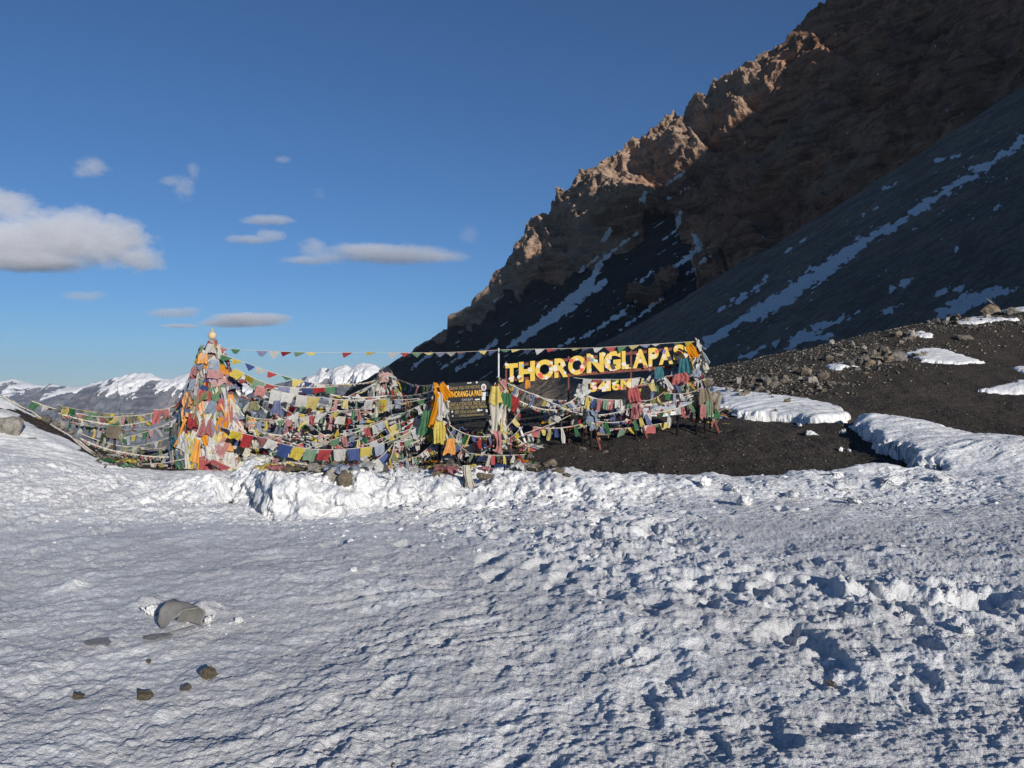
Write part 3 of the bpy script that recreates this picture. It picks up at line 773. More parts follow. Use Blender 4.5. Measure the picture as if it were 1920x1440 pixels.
def cloth_grid(nx, nz, fn):
    u = np.linspace(0, 1, nx); v = np.linspace(0, 1, nz)
    U, Vv = np.meshgrid(u, v)
    x, y, z = fn(U, Vv)
    return np.stack([x, y, z], -1)
_cache = {}
def cloth_mesh(style, k, col):
    key = (style, k, col)
    if key in _cache: return _cache[key]
    rs = np.random.RandomState(hash((style, k)) % 100000 if False else (sum(map(ord, style)) * 31 + k))
    a, b, c, e, f = rs.uniform(-1, 1, 5)
    if style == "flag":        # hung from its upper hem, blown a little
        def fn(u, v):
            x = .5 + (u - .5) * (1 - .18 * v * abs(a)) + .22 * b * v
            y = .38 * c * v ** 1.4 + (.05 + .05 * abs(e)) * v * np.sin(6.5 * u + 3 * f + 2.2 * v) + .03 * v * np.sin(13 * u + 5 * a)
            z = -v * (.94 - .16 * abs(c)) + .07 * np.sin(3 * u + 4 * b) * v + .05 * np.cos(9 * u + 7 * c) * v * v
            return x, y, z
        V = cloth_grid(8, 7, fn)
    elif style == "tri":       # lifted by the wind and seen nearly edge on, its lower hem gathered to a point
        def fn(u, v):
            p = .35 + .3 * a
            x = u + (p - u) * .82 * v ** 1.15 + .12 * b * v
            y = .55 * (.5 + .5 * c) * v + .05 * np.sin(8 * u + 3 * e) * v
            z = -v * (.62 + .3 * abs(e)) + .08 * np.sin(4 * u + f * 4) * v
            return x, y, z
        V = cloth_grid(8, 7, fn)
    elif style == "drape":     # gathered above, pleated below
        nk = 2 + rs.randint(0, 4)
        def fn(u, v):
            wd = .55 + .45 * v ** .8 + .1 * b * np.sin(5 * v)
            x = (u - .5) * wd + .12 * c * v * v
            y = -(.10 * np.sin(2 * math.pi * nk * u + 2 * a + 1.5 * v) * (.5 + .6 * v) + .06 * np.sin(5 * v + 7 * u + e)) - .05
            z = -v + .07 * np.cos(2 * math.pi * u * 1.3 + f * 3) * v + .04 * np.sin(11 * u + 3 * e) * v
            return x, y, z
        V = cloth_grid(14, 8, fn)
    elif style == "twist":     # rolled up by the wind round its cord
        def fn(u, v):
            th = 2.4 * v * (1 + .4 * a) + 1.6 * np.sin(4 * u + 3 * b) + 2 * c
            r = .16 + .22 * v * (.5 + .5 * np.sin(7 * u + 4 * e) ** 2)
            return u + .05 * np.sin(9 * v), r * np.sin(th), -.12 - r * np.cos(th) - .25 * v * abs(f)
        V = cloth_grid(9, 8, fn)
    elif style == "scarf":     # long narrow offering scarf
        def fn(u, v):
            wd = .6 + .4 * np.sin(3 * v + a * 2) ** 2
            x = (u - .5) * wd + .45 * b * np.sin(2.5 * v + c)
            y = -.16 * np.sin(2 * math.pi * 1.5 * u + 3 * e + 2 * v) - .12 * np.sin(6 * v + f)
            return x, y, -v + .02 * np.sin(6 * u + a)
        V = cloth_grid(8, 14, fn)
    else:                      # crumpled wad lying on something
        U, W = np.meshgrid(np.linspace(-.5, .5, 12), np.linspace(-.5, .5, 12))
        s = rs.uniform(0, 50)
        X = U + .16 * noise2(U * 4 + s, W * 4); Y = W + .16 * noise2(U * 4, W * 4 + s)
        Zc = .16 + .20 * np.abs(fbm2(U * 2.6 + s, W * 2.6 - s, 3)) + .10 * fbm2(U * 7 + s, W * 7, 2) - .5 * (U ** 2 + W ** 2)
        V = np.stack([X, Y, np.maximum(Zc, -.02)], -1)
    me = grid_mesh("cloth_" + style, V)
    me.materials.append(CL[col])
    _cache[key] = me
    return me

def child(name, me, parent, M, mat=None, kind=None, label=None):
    o = bpy.data.objects.new(name, me)
    if mat is not None and len(me.materials) == 0: me.materials.append(mat)
    COL.objects.link(o)
    o.parent = parent
    o.matrix_basis = Matrix.Translation(-parent.location) @ M if parent is not None else M
    tag(o, label, kind=kind)
    return o
def empty(name, loc, label, cat, group=None):
    o = bpy.data.objects.new(name, None); o.empty_display_size = .2
    COL.objects.link(o); o.location = loc
    tag(o, label, cat, group)
    return o
def frame(o, x, z, sx=1, sy=1, sz=1):
    """matrix with origin o, X along x, Z near z"""
    x = Vector(x).normalized(); z = Vector(z)
    y = z.cross(x).normalized(); z = x.cross(y).normalized()
    return Matrix(((x.x * sx, y.x * sy, z.x * sz, o[0]), (x.y * sx, y.y * sy, z.y * sz, o[1]), (x.z * sx, y.z * sy, z.z * sz, o[2]), (0, 0, 0, 1)))

def tube_mesh(name, pts, r, sides=5, rfun=None):
    bm = bmesh.new()
    rings = []
    n = len(pts)
    for i, p in enumerate(pts):
        a = pts[max(i - 1, 0)]; b = pts[min(i + 1, n - 1)]
        t = (Vector(b) - Vector(a)).normalized()
        up = Vector((0, 0, 1)) if abs(t.z) < .9 else Vector((0, 1, 0))
        s = t.cross(up).normalized(); q = s.cross(t)
        rr = r if rfun is None else rfun(i / max(n - 1, 1))
        rings.append([bm.verts.new(Vector(p) + rr * (math.cos(k * 2 * math.pi / sides) * s + math.sin(k * 2 * math.pi / sides) * q)) for k in range(sides)])
    for A, B in zip(rings, rings[1:]):
        for k in range(sides): bm.faces.new((A[k], A[(k + 1) % sides], B[(k + 1) % sides], B[k]))
    bm.faces.new(rings[0][::-1]); bm.faces.new(rings[-1])
    for f in bm.faces: f.smooth = sides > 4
    bmesh.ops.recalc_face_normals(bm, faces=bm.faces)
    me = bpy.data.meshes.new(name); bm.to_mesh(me); bm.free()
    return me

SEQ = ["blue", "white", "red", "green", "yellow"]
PALE = ["paleblue", "white", "pink", "olive", "yellow", "white", "green"]
def flag_string(label, path, sag, n, h=.24, w=None, style="flag", seq=SEQ, fill=.95, first=0, wind=.0, rope=.007):
    """cord along points of (px, py, d) with a sag in each span, n flags along it"""
    W = [P(*p) if len(p) == 3 else gp(*p) for p in path]
    pts = []
    for i, (a, b) in enumerate(zip(W, W[1:])):
        s = sag[i] if isinstance(sag, (list, tuple)) else sag
        m = 14
        for k in range(m + (i == len(W) - 2)):
            t = k / m
            q = a.lerp(b, t); q.z -= s * 4 * t * (1 - t)
            pts.append(q)
    L = [0.0]
    for a, b in zip(pts, pts[1:]): L.append(L[-1] + (b - a).length)
    root = empty("prayer_flag_string", pts[0], label, "prayer flags", "strings of prayer flags")
    cm = tube_mesh("cord", [p - pts[0] for p in pts], rope, 5)
    c = bpy.data.objects.new("cord", cm); cm.materials.append(M_ROPE); COL.objects.link(c); c.parent = root
    def at(s):
        i = max(0, min(len(L) - 2, int(np.searchsorted(L, s)) - 1))
        return pts[i].lerp(pts[i + 1], (s - L[i]) / max(L[i + 1] - L[i], 1e-6))
    step = L[-1] / n
    n = int(n * (1.25 if style in ('mix', 'twist') else 1)); step = L[-1] / n
    ww0 = w or step * (.97 if style in ('flag', 'tri') else 1.25)
    for k in range(n):
        if RR.random() > fill: continue
        s0 = k * step + RR.uniform(0, .12) * step
        ww = ww0 * (RR.uniform(.8, 1.05) if style in ('flag', 'tri') else RR.uniform(.6, 1.3))
        a, b = at(s0), at(min(s0 + ww, L[-1]))
        if (b - a).length < .02: continue
        st = style
        if style == "mix": st = RR.choice(["flag", "flag", "twist", "twist", "twist", "drape", "tri", "scarf"])
        col = seq[(k + first) % len(seq)]
        hh = h * (RR.uniform(.35, 1.15) if style == 'tri' else RR.uniform(.7, 1.15))
        swing = RR.gauss(wind, .38); roll = RR.gauss(0, .22)
        z = Vector((math.sin(roll), math.sin(swing), math.cos(swing)))
        if st == "drape":
            o = a.lerp(b, .5); M = frame(o, b - a, z, ww * .6, ww * .7, hh * 1.35)
        elif st == "scarf":
            M = frame(a.lerp(b, .5), b - a, z, .10, .10, hh * RR.uniform(.9, 1.7))
        elif st == "twist":
            M = frame(a, b - a, z, (b - a).length * 1.06, hh * .55, hh * .55)
        else:
            M = frame(a, b - a, z, (b - a).length, hh, hh)
        child("flag", cloth_mesh(st, RR.randrange(14), col), root, M)
    return root

def box_mesh(name, lo, hi, bevel=.0):
    bm = bmesh.new(); bmesh.ops.create_cube(bm, size=1)
    for v in bm.verts: v.co = Vector([lo[i] + (v.co[i] + .5) * (hi[i] - lo[i]) for i in range(3)])
    if bevel: bmesh.ops.bevel(bm, geom=bm.edges[:], offset=bevel, segments=1, affect='EDGES')
    me = bpy.data.meshes.new(name); bm.to_mesh(me); bm.free(); return me
def bar(name, a, b, w, t, parent, mat, label=None):
    """square bar from a to b"""
    a, b = Vector(a), Vector(b)
    me = box_mesh(name, (0, -t / 2, -w / 2), ((b - a).length, t / 2, w / 2), min(w, t) * .08)
    up = Vector((0, 0, 1)) if abs((b - a).normalized().z) < .85 else Vector((1, 0, 0))
    return child(name, me, parent, frame(a, b - a, up), mat, label=label)

# ------------------------------------------------------------------ the flag-wrapped shrine
SD = 16.5
SPROF = [(636, 391, 407), (648, 386, 410), (664, 380, 416), (690, 370, 428), (715, 361, 440), (740, 352, 451), (770, 344, 460), (795, 338, 466), (806, 333, 473), (845, 329, 478), (892, 326, 482)]
def sprof(row):
    a = np.interp(row, [p[0] for p in SPROF], [p[1] for p in SPROF]); b = np.interp(row, [p[0] for p in SPROF], [p[2] for p in SPROF])
    return ((a + b) / 2 - 960) * SD / F, (b - a) / 2 * SD / F * .88, EYE + (HOR - row) * SD / F
def make_shrine():
    base = gp(404, 886); base = Vector((sprof(886)[0], SD, float(ground(np.array([sprof(886)[0]]), np.array([SD]))[0])))
    root = empty("shrine", base, "tall cone-shaped shrine wrapped in prayer flags and scarves, golden ball on top", "shrine")
    rows = np.linspace(637, 905, 34); th = np.linspace(0, 2 * math.pi, 49)
    V = np.zeros((34, 49, 3))
    for i, r in enumerate(rows):
        cx, rad, z = sprof(r)
        rr = rad * (.92 + .22 * noise2(np.cos(th) * 2 + 5, np.sin(th) * 2 + r * .05))
        V[i, :, 0] = cx + rr * np.cos(th) - base.x; V[i, :, 1] = SD + rr * np.sin(th) - base.y; V[i, :, 2] = z - base.z
    me = grid_mesh("cloth_core", V)
    me.materials.append(mat_core())
    o = bpy.data.objects.new("cloth_core", me); COL.objects.link(o); o.parent = root
    def drape(row, az, style, col, w, h, out=.03, roll=0.0, name="draped_flag"):
        cx, rad, z = sprof(row)
        cx2, rad2, z2 = sprof(min(row + 25, 890))
        n = Vector((math.sin(az), -math.cos(az), 0)); tx = Vector((math.cos(az), math.sin(az), 0))
        p = Vector((cx, SD, z)) + n * (rad + out)
        p2 = Vector((cx2, SD, z2)) + n * (rad2 + out)
        up = (p - p2).normalized()
        M = frame(p, (tx * math.cos(roll) + up * math.sin(roll)), up, w, w if style != "flag" else h, h)
        if style == "flag": M = M @ Matrix.Translation((-.5, 0, 0))
        child(name, cloth_mesh(style, RR.randrange(14), col), root, M)
    n = 0
    for k in range(232):
        row = 645 + 235 * RR.random() ** .78
        az = RR.uniform(-1.0, 1.0) * (1.9 if k % 3 else 2.8)
        lower = row > 800
        left = az < -.75
        if left: cols = ["green", "blue", "olive", "brown", "red", "paleblue", "teal"]
        elif lower: cols = ["white", "yellow", "orange", "scarf", "red", "green", "white", "blue", "yellow", "scarf", "pink"]
        else: cols = ["scarf", "white", "orange", "orange", "red", "white", "blue", "paleblue", "scarf", "green", "pink", "olive"]
        col = RR.choice(cols)
        st = RR.choice(["drape", "drape", "drape", "flag", "scarf"])
        if col in ("scarf", "orange"): st = RR.choice(["drape", "scarf"])
        if st == "scarf": w, h = RR.uniform(.09, .16), RR.uniform(.4, .75)
        else: w, h = RR.uniform(.2, .36), RR.uniform(.22, .42)
        if row < 690: w *= .75; h *= .7
        if row + h * F / SD > 893: h = max(.12, (893 - row) * SD / F)
        drape(row, az, st, col, w, h, RR.uniform(.01, .13), RR.gauss(0, .35))
    for k in range(46):      # wads of knotted cloth
        row = 655 + 225 * RR.random(); az = RR.uniform(-1.8, 1.8); cx, rad, z = sprof(row)
        n_ = Vector((math.sin(az), -math.cos(az), .25)); p = Vector((cx, SD, z)) + Vector((n_.x, n_.y, 0)) * (rad - .02)
        s_ = RR.uniform(.18, .36) * (.7 if row < 700 else 1)
        child("knotted_cloth", cloth_mesh("crumple", RR.randrange(14), RR.choice(["scarf", "white", "red", "orange", "olive", "blue", "white", "green"] if az > -.6 else ["olive", "green", "blue", "brown"])), root, frame(p, (math.cos(az), math.sin(az), RR.gauss(0, .5)), n_, s_, s_ * .8, s_ * .7))
    # the cloths one notices first
    for row, az, st, col, w, h in ((757, .72, "scarf", "orange", .24, .62), (692, .05, "scarf", "orange", .16, .4), (664, -.2, "drape", "orange", .3, .25), (693, .35, "drape", "blue", .28, .3),
                                   (676, .5, "drape", "paleblue", .32, .3), (740, .95, "drape", "orange", .22, .32), (820, .0, "scarf", "orange", .2, .5), (818, -.25, "drape", "yellow", .22, .3),
                                   (838, .35, "drape", "yellow", .25, .3), (852, .15, "drape", "green", .24, .26), (788, .45, "drape", "blue", .34, .3), (812, .8, "drape", "blue", .3, .25),
                                   (733, .1, "drape", "red", .3, .22), (845, .7, "drape", "white", .4, .35), (775, -.2, "drape", "red", .3, .3), (775, .1, "scarf", "white", .3, .42), (770, .35, "scarf", "scarf", .26, .45),
                                   (662, -.9, "drape", "yellow", .18, .25), (648, -.7, "drape", "green", .2, .2), (646, .2, "drape", "white", .24, .22), (650, .8, "scarf", "white", .1, .3), (690, -.6, "drape", "pink", .3, .2),
                                   (805, -.5, "scarf", "scarf", .12, .75), (815, -.75, "scarf", "green", .2, .8), (828, -1.0, "scarf", "white", .14, .6)):
        drape(row, az, st, col, w, h, .09)
    # finial
    c = P(398, 629, SD)
    bm = bmesh.new(); bmesh.ops.create_uvsphere(bm, u_segments=16, v_segments=10, radius=.095)
    for v in bm.verts: v.co.y *= .75
    for f in bm.faces: f.smooth = True
    me = bpy.data.meshes.new("finial"); bm.to_mesh(me); bm.free()
    fo = child("finial", me, root, Matrix.Translation(c), plain("gilt", (.55, .42, .27), .6, .01))
    child("spike", tube_mesh("spike", [(0, 0, .08), (0, 0, .17)], .014, 6), root, Matrix.Translation(c), bpy.data.materials["gilt"])
    # post painted in yellow and blue bands
    M_Y = plain("yellow_paint", (.62, .43, .075)); M_T = plain("blue_paint", (.02, .10, .15))
    for i, (r0, r1) in enumerate(((843, 850), (850, 857), (857, 864), (864, 871), (871, 878), (878, 886))):
        a = P(359, r0, SD - .82); b = P(359, r1, SD - .82)
        child("post_band", box_mesh("post_band", (-.052, -.05, b.z - a.z + .001), (.052, .05, 0), .004), root, Matrix.Translation(a), (M_Y, M_T)[i % 2])
def mat_core():
    t = NT("packed_cloth")
    p = t.tex("Object")
    v = t.voro(t.mapping(p, (1, 1, .6)), 7.0, out="Color")
    s = t.n.new("ShaderNodeSeparateColor"); t.l.new(v, s.inputs[0])
    t.base(t.ramp(s.outputs[0], [(.0, (.05, .07, .14)), (.2, (.30, .05, .05)), (.4, (.32, .30, .26)), (.6, (.05, .12, .06)), (.8, (.40, .28, .04)), (.95, (.35, .33, .30))]))
    t.rough(.95); t.normal(t.bump(t.noise(p, 9, 4), .12, 1.0))
    return t.m

# ------------------------------------------------------------------ letters
M_BLACK = plain("black_board", (.016, .017, .02), .55, .002, var=.4)
M_IRON = plain("dark_iron", (.02, .019, .02), .55, .002)
M_RUST = plain("rust_red_paint", (.17, .055, .04), .7, .004, var=.45, scale=9)
M_WHITEP = plain("white_paint", (.68, .66, .64), .6, .002)
M_GOLD = plain("letter_yellow", (.62, .43, .075), .55, .002, var=.16)
def glyph(ch, bold=.035, extr=.06):
    cu = bpy.data.curves.new("glyph", 'FONT'); cu.body = ch; cu.size = 1; cu.extrude = extr; cu.offset = bold; cu.resolution_u = 5
    o = bpy.data.objects.new("glyph", cu); COL.objects.link(o)
    bpy.context.view_layer.update()
    me = bpy.data.meshes.new_from_object(o.evaluated_get(bpy.context.evaluated_depsgraph_get()))
    bpy.data.objects.remove(o); bpy.data.curves.remove(cu)
    return me
STICK = [plain("sticker_%s" % n, c, .5, var=.1) for n, c in (("white", (.58, .57, .54)), ("cream", (.62, .52, .34)), ("sky", (.12, .42, .66)), ("black", (.04, .04, .045)), ("red", (.6, .09, .08)), ("pink", (.75, .45, .42)), ("violet", (.16, .12, .36)), ("brown", (.3, .12, .06)), ("sea", (.1, .3, .28)))]
def letter(ch, box, d, root, bold, stickers, slant=-.085, thick=.03):
    """letter filling the photo box (x0, y0, x1, y1)"""
    me = glyph(ch, bold)
    co = np.zeros(len(me.vertices) * 3); me.vertices.foreach_get("co", co); co = co.reshape(-1, 3)
    lo, hi = co.min(0), co.max(0)
    x0, y0, x1, y1 = box
    wpx = x1 - x0; rise = -slant * wpx
    A = P(x0, y1, d)
    w = wpx * d / F; h = (y1 - y0 - rise) * d / F
    q = (co - lo) / (hi - lo)
    X = q[:, 0] * w; Zc = q[:, 1] * h + X * -slant * 1.0; Y = -q[:, 2] * thick
    new = np.stack([X, Y, Zc], -1)
    me.vertices.foreach_set("co", new.astype(np.float32).ravel()); me.update()
    me.name = "letter"
    o = child("letter", me, root, Matrix.Translation(A), M_GOLD)
    if stickers:
        fr = [p for p in me.polygons if max(new[v, 1] for v in p.vertices) < -thick * .9]
        ar = np.array([p.area for p in fr]); ar = ar / ar.sum()
        rs = np.random.RandomState(ord(ch) + int(x0))
        for s in range(stickers):
            p = fr[rs.choice(len(fr), p=ar)]
            vs = new[list(p.vertices)]; c = rs.dirichlet(np.ones(len(vs)) * 1.6) @ vs
            sz = rs.uniform(.03, .052); bm = bmesh.new()
            if rs.rand() < .4:
                bmesh.ops.create_circle(bm, cap_ends=True, segments=10, radius=sz)
            else:
                bmesh.ops.create_grid(bm, x_segments=1, y_segments=1, size=sz)
                k = rs.uniform(.7, 1.5)
                for v in bm.verts: v.co.y *= k
            for v in bm.verts: v.co = Vector((v.co.x, 0, v.co.y))
            bmesh.ops.rotate(bm, verts=bm.verts, matrix=Matrix.Rotation(rs.uniform(-.4, .4), 3, 'Y'))
            geo = bmesh.ops.extrude_face_region(bm, geom=bm.faces[:])
            for v in geo["geom"]:
                if isinstance(v, bmesh.types.BMVert): v.co.y -= .003 + .0006 * s
            bmesh.ops.recalc_face_normals(bm, faces=bm.faces)
            sm = bpy.data.meshes.new("sticker"); bm.to_mesh(sm); bm.free()
            so = bpy.data.objects.new("sticker", sm); sm.materials.append(STICK[rs.choice(len(STICK), p=[.45, .22, .05, .07, .05, .06, .03, .04, .03])])
            COL.objects.link(so); so.parent = o; so.location = (c[0], -thick - .0005, c[2])
    return o

def make_letter_sign():
    dz = lambda px: 18.0 + (px - 945) / 365 * .4
    foot = P(1126, 839, 17.2)
    root = empty("letter_sign", foot, "long sign of big yellow cut-out letters covered in stickers on rust-red posts above the gravel", "sign")
    k = 4.8
    for ch, (x0, y0, x1, y1) in (("T", (85, 195, 197, 372)), ("H", (205, 175, 350, 368)), ("O", (352, 157, 520, 350)), ("R", (525, 147, 648, 330)), ("O", (648, 122, 808, 308)), ("N", (815, 100, 970, 290)),
                                 ("G", (972, 82, 1122, 272)), ("L", (1130, 82, 1217, 252)), ("A", (1228, 64, 1368, 246)), ("P", (1370, 55, 1462, 228)), ("A", (1464, 48, 1592, 214)), ("S", (1594, 26, 1690, 176)), ("S", (1692, 14, 1780, 160))):
        px0, px1 = 930 + x0 / k, 930 + x1 / k
        letter(ch, (px0, 640 + y0 / k, px1, 640 + y1 / k), dz((px0 + px1) / 2), root, .05, 7 if ch in "OGN" else 4)
    for ch, (x0, y0, x1, y1) in (("5", (842, 368, 908, 458)), ("4", (912, 358, 986, 456)), ("1", (988, 352, 1032, 448)), ("6", (1042, 344, 1116, 444)), ("M", (1120, 338, 1216, 436))):
        px0, px1 = 930 + x0 / k, 930 + x1 / k
        letter(ch, (px0, 640 + y0 / k, px1, 640 + y1 / k), dz((px0 + px1) / 2) - .06, root, .045, 2)
    def Q(px, py, e=.05): return P(px, py, dz(px) + e)
    bar("rail", Q(944, 687), Q(1312, 649), .075, .03, root, M_RUST)
    bar("rail", Q(944, 713), Q(1300, 685), .075, .03, root, M_RUST)
    bar("rail", Q(1095, 733, .0), Q(1195, 726, .0), .05, .02, root, M_RUST)
    for px, top, bot in ((949, 678, 830), (1066, 668, 800), (1183, 655, 790), (1306, 640, 780)):
        a = P(px, top, dz(px) + .09); b = P(px, bot, dz(px) + .09); b.z = float(ground(np.array([b.x]), np.array([b.y]))[0]) - .1
        bar("post", b, a, .045, .045, root, M_RUST)
    for (fx, fy, fd), (tx, ty) in (((996, 854, 17.0), (961, 768)), ((1127, 840, 17.25), (1104, 768)), ((1215, 822, 17.8), (1185, 745)), ((1350, 798, 18.2), (1314, 725))):
        a = P(fx, fy, fd); a.z = surf(a.x, a.y) - .06
        b = P(tx, ty, dz(tx) + .02)
        bar("strut", a, b, .05, .05, root, M_RUST)
        if fx == 996:
            m = lambda t: a.lerp(b, t)
            bar("white_band", m(.30), m(.62), .056, .056, root, M_WHITEP)
    # back stays
    for px, py, d, tx, ty in ((1100, 812, 18.6, 1095, 770), (958, 838, 17.6, 957, 800)):
        a = P(px, py, d); a.z = surf(a.x, a.y) - .05
        bar("stay", a, P(tx, ty, dz(tx)), .04, .04, root, M_RUST)
    # a slim white pole stands at its end
    a = P(935, 760, 18.05); b = P(935, 653, 18.05); a.z = surf(a.x, a.y) - .05
    o = link("flag_pole", tube_mesh("flag_pole", [(0, 0, 0), (0, 0, b.z - a.z)], .02, 8), M_WHITEP, loc=a, label="slim white pole beside the first yellow letter, holding up the high flag string", cat="pole")
    o = link("flag_pole", tube_mesh("flag_pole", [Vector((0, 0, 0)), P(1222, 745, 18.0) - gp(1211, 800)], .016, 7), M_WHITEP, loc=gp(1211, 800), label="thin white pole leaning behind the third rust-red strut", cat="pole")

def make_board():
    d0 = 15.5
    TL, TR, BR, BL = P(838, 719, d0), P(919, 713.5, d0), P(919, 778, d0 - .06), P(831, 786, d0 - .06)
    root = empty("notice_board", gp(823, 884), "black welcome board with gold painted lettering and stickers, its posts draped in scarves", "notice board")
    u = (BR - BL).normalized(); n = (TL - BL).cross(u).normalized()
    if n.y > 0: n = -n
    vv = n.cross(u); vv = -vv if vv.z < 0 else vv
    def onb(px, py, e=0.0):
        r = P(px, py, 1.0) - Vector((0, 0, EYE)); o = Vector((0, 0, EYE))
        t = (BL - o).dot(n) / r.dot(n)
        return o + r * t + n * e
    corner = [onb(831, 786), onb(919, 778)] + [onb(919 - 9 + 9 * math.cos(a), 723 - 9 * math.sin(a)) for a in np.linspace(0, math.pi / 2, 6)] + [onb(842, 718.5), onb(838, 722)]
    bm = bmesh.new()
    f = bm.faces.new([bm.verts.new(c - root.location) for c in corner])
    g = bmesh.ops.extrude_face_region(bm, geom=[f])
    for v in g["geom"]:
        if isinstance(v, bmesh.types.BMVert): v.co -= n * .03
    bmesh.ops.recalc_face_normals(bm, faces=bm.faces)
    me = bpy.data.meshes.new("panel"); bm.to_mesh(me); bm.free(); me.materials.append(M_BLACK)
    o = bpy.data.objects.new("panel", me); COL.objects.link(o); o.parent = root
    M_TX = plain("faded_gold_paint", (.36, .27, .10), .6, var=.5, scale=14); M_TO = plain("orange_paint", (.80, .42, .04), .6, var=.2); M_TW = plain("chalky_paint", (.38, .37, .33), .6, var=.4)
    def line(text, x0, x1, r0, r1, mat, bold=.0):
        """lettering between photo columns x0..x1, r0/r1 the cap and base rows at its left end"""
        me = glyph(text, bold, .004)
        co = np.zeros(len(me.vertices) * 3); me.vertices.foreach_get("co", co); co = co.reshape(-1, 3)
        lo, hi = co.min(0), co.max(0)
        A = onb(x0, r1, .0012); B = onb(x1, r1 - (x1 - x0) * .06, .0012); T = onb(x0, r0, .0012)
        q = (co - lo) / (hi - lo)
        pts = np.array(A - root.location)[None] + q[:, :1] * np.array(B - A)[None] + q[:, 1:2] * np.array(T - A)[None] + q[:, 2:] * np.array(n)[None] * .003
        me.vertices.foreach_set("co", pts.astype(np.float32).ravel()); me.update(); me.name = "lettering"; me.materials.clear(); me.materials.append(mat)
        lo_ = bpy.data.objects.new("lettering", me); COL.objects.link(lo_); lo_.parent = root
    line("THANK YOU FOR VISITING", 843, 900, 725.5, 731.5, M_TX)
    line("THORANG-LA PASS", 843.5, 904, 734.5, 745.5, M_TO, .02)
    line("5416M", 866, 886, 747.5, 752, M_TW)
    line("CONGRATULATION FOR THE SUCCESS", 830.5, 916, 756, 763, M_TX)
    line("HOPE YOU ENJOYED THE TREK IN MANANG", 830, 916, 764, 771, M_TX)
    line("SEE YOU AGAIN", 853, 893, 770.5, 776, M_TX)
    line("NTNC-ACAP/MANANG", 862, 907, 778, 781.5, M_TX)
    def patch(px, py, w, h, mat, rnd=False, name="sticker"):
        c = onb(px, py, .0015); bm = bmesh.new()
        if rnd: bmesh.ops.create_circle(bm, cap_ends=True, segments=14, radius=.5)
        else: bmesh.ops.create_grid(bm, x_segments=1, y_segments=1, size=.5)
        for v in bm.verts: v.co = Vector(v.co.x * w * d0 / F * u + v.co.y * h * d0 / F * vv)
        g = bmesh.ops.extrude_face_region(bm, geom=bm.faces[:])
        for v in g["geom"]:
            if isinstance(v, bmesh.types.BMVert): v.co += n * .003
        bmesh.ops.recalc_face_normals(bm, faces=bm.faces)
        sm = bpy.data.meshes.new(name); bm.to_mesh(sm); bm.free(); sm.materials.append(mat)
        so = bpy.data.objects.new(name, sm); COL.objects.link(so); so.parent = root; so.location = c - root.location
    for px, py, w, h, m, r in ((837, 730, 10, 14, 0, 0), (907, 726, 10, 13, 0, 1), (907, 726.5, 6, 8, 4, 1), (910, 739, 11, 8, 0, 0), (907, 747, 7, 7, 0, 0), (894, 717, 3.5, 4, 0, 1), (880, 718, 8, 2, 0, 0), (841, 753, 5, 2.5, 0, 0),
                               (895, 749, 9, 2.5, 0, 0), (830, 752, 3, 4, 1, 0), (897, 769, 5, 5, 0, 1), (902, 769, 5, 2, 0, 0), (913, 770, 4, 5, 0, 0), (848, 772, 3, 4, 0, 1), (849, 780, 2.5, 2.5, 0, 1), (846, 730, 4, 1.5, 4, 0), (834, 744, 6, 3, 8, 0)):
        if m == 4 and r: c = onb(px, py); px2 = px
        patch(px, py, w, h, STICK[m], r) if not (m == 4 and r) else patch(px, py, w, h, STICK[m], r, "badge_print")
    # frame below and legs
    bar("frame_rail", onb(829, 789, -.02), onb(921, 781, -.02), .03, .03, root, M_IRON)
    for a, b in (((823, 885, 15.4), (829, 722, 15.55)), ((771, 864, 16.0), (832, 765, 15.6)), ((872, 874, 15.2), (832, 790, 15.5)), ((977, 868, 15.5), (922, 782, 15.55)), ((922, 850, 16.2), (921, 720, 15.58)), ((882, 842, 16.6), (915, 790, 15.6))):
        A = P(*a); A.z = surf(A.x, A.y) - .08
        bar("leg", A, P(*b), .05, .05, root, M_IRON)
make_shrine(); make_letter_sign(); make_board()
# ------------------------------------------------------------------ strings of prayer flags
fs = flag_string
fs("high string of small fluttering flags from the shrine tip to the slim white pole", [(408, 652, 16.4), (700, 660, 17.2), (935, 656, 18.05)], [.05, .04], 24, .20, style="tri", fill=.8, first=2, rope=.004)
fs("string of small flags along the top of the yellow letters", [(935, 656, 17.9), (1120, 652, 18.05), (1305, 640, 18.3)], [.0, .0], 17, .17, style="tri", first=3, rope=.005)
fs("string sloping from the shrine shoulder down to the pale gathered flags", [(414, 664, 16.2), (465, 682, 16.6), (612, 722, 17.4)], [.0, .06], 9, .22, style="tri", first=3)
fs("pale gathered string between the sloping string and the flag bundle", [(612, 722, 17.4), (665, 720, 18), (722, 705, 18.8)], [.0, .05], 12, .2, style="twist", seq=PALE, rope=.012)
fs("short string of bright yellow, green and red flags beside the shrine shoulder", [(440, 690, 16), (510, 722, 16.0), (628, 724, 16.6)], [.03, .05], 9, .23, first=3, seq=["blue", "red", "green", "yellow", "yellow", "green", "red", "blue", "white"])
fs("string with large red, white and yellow flags hanging level with the board top", [(482, 722, 15.8), (602, 745, 16.2)], [.05], 5, .33, first=0, seq=["red", "white", "white", "white", "yellow"])
fs("grey-green gathered string running on to the board top", [(602, 745, 16.2), (720, 748, 16.4), (832, 738, 15.7)], [.05, .06], 20, .3, style="mix", seq=PALE, rope=.012)
fs("low string of big square flags from the shrine waist towards the board", [(413, 800, 15.6), (500, 822, 15.4), (580, 842, 15.3), (690, 838, 15.4), (790, 795, 15.5)], [.02, .03, .03, .08], 16, .30, first=0, seq=["blue", "yellow", "red", "red", "white", "blue", "yellow", "green", "red", "white", "blue", "yellow", "paleblue", "green", "olive", "white"])
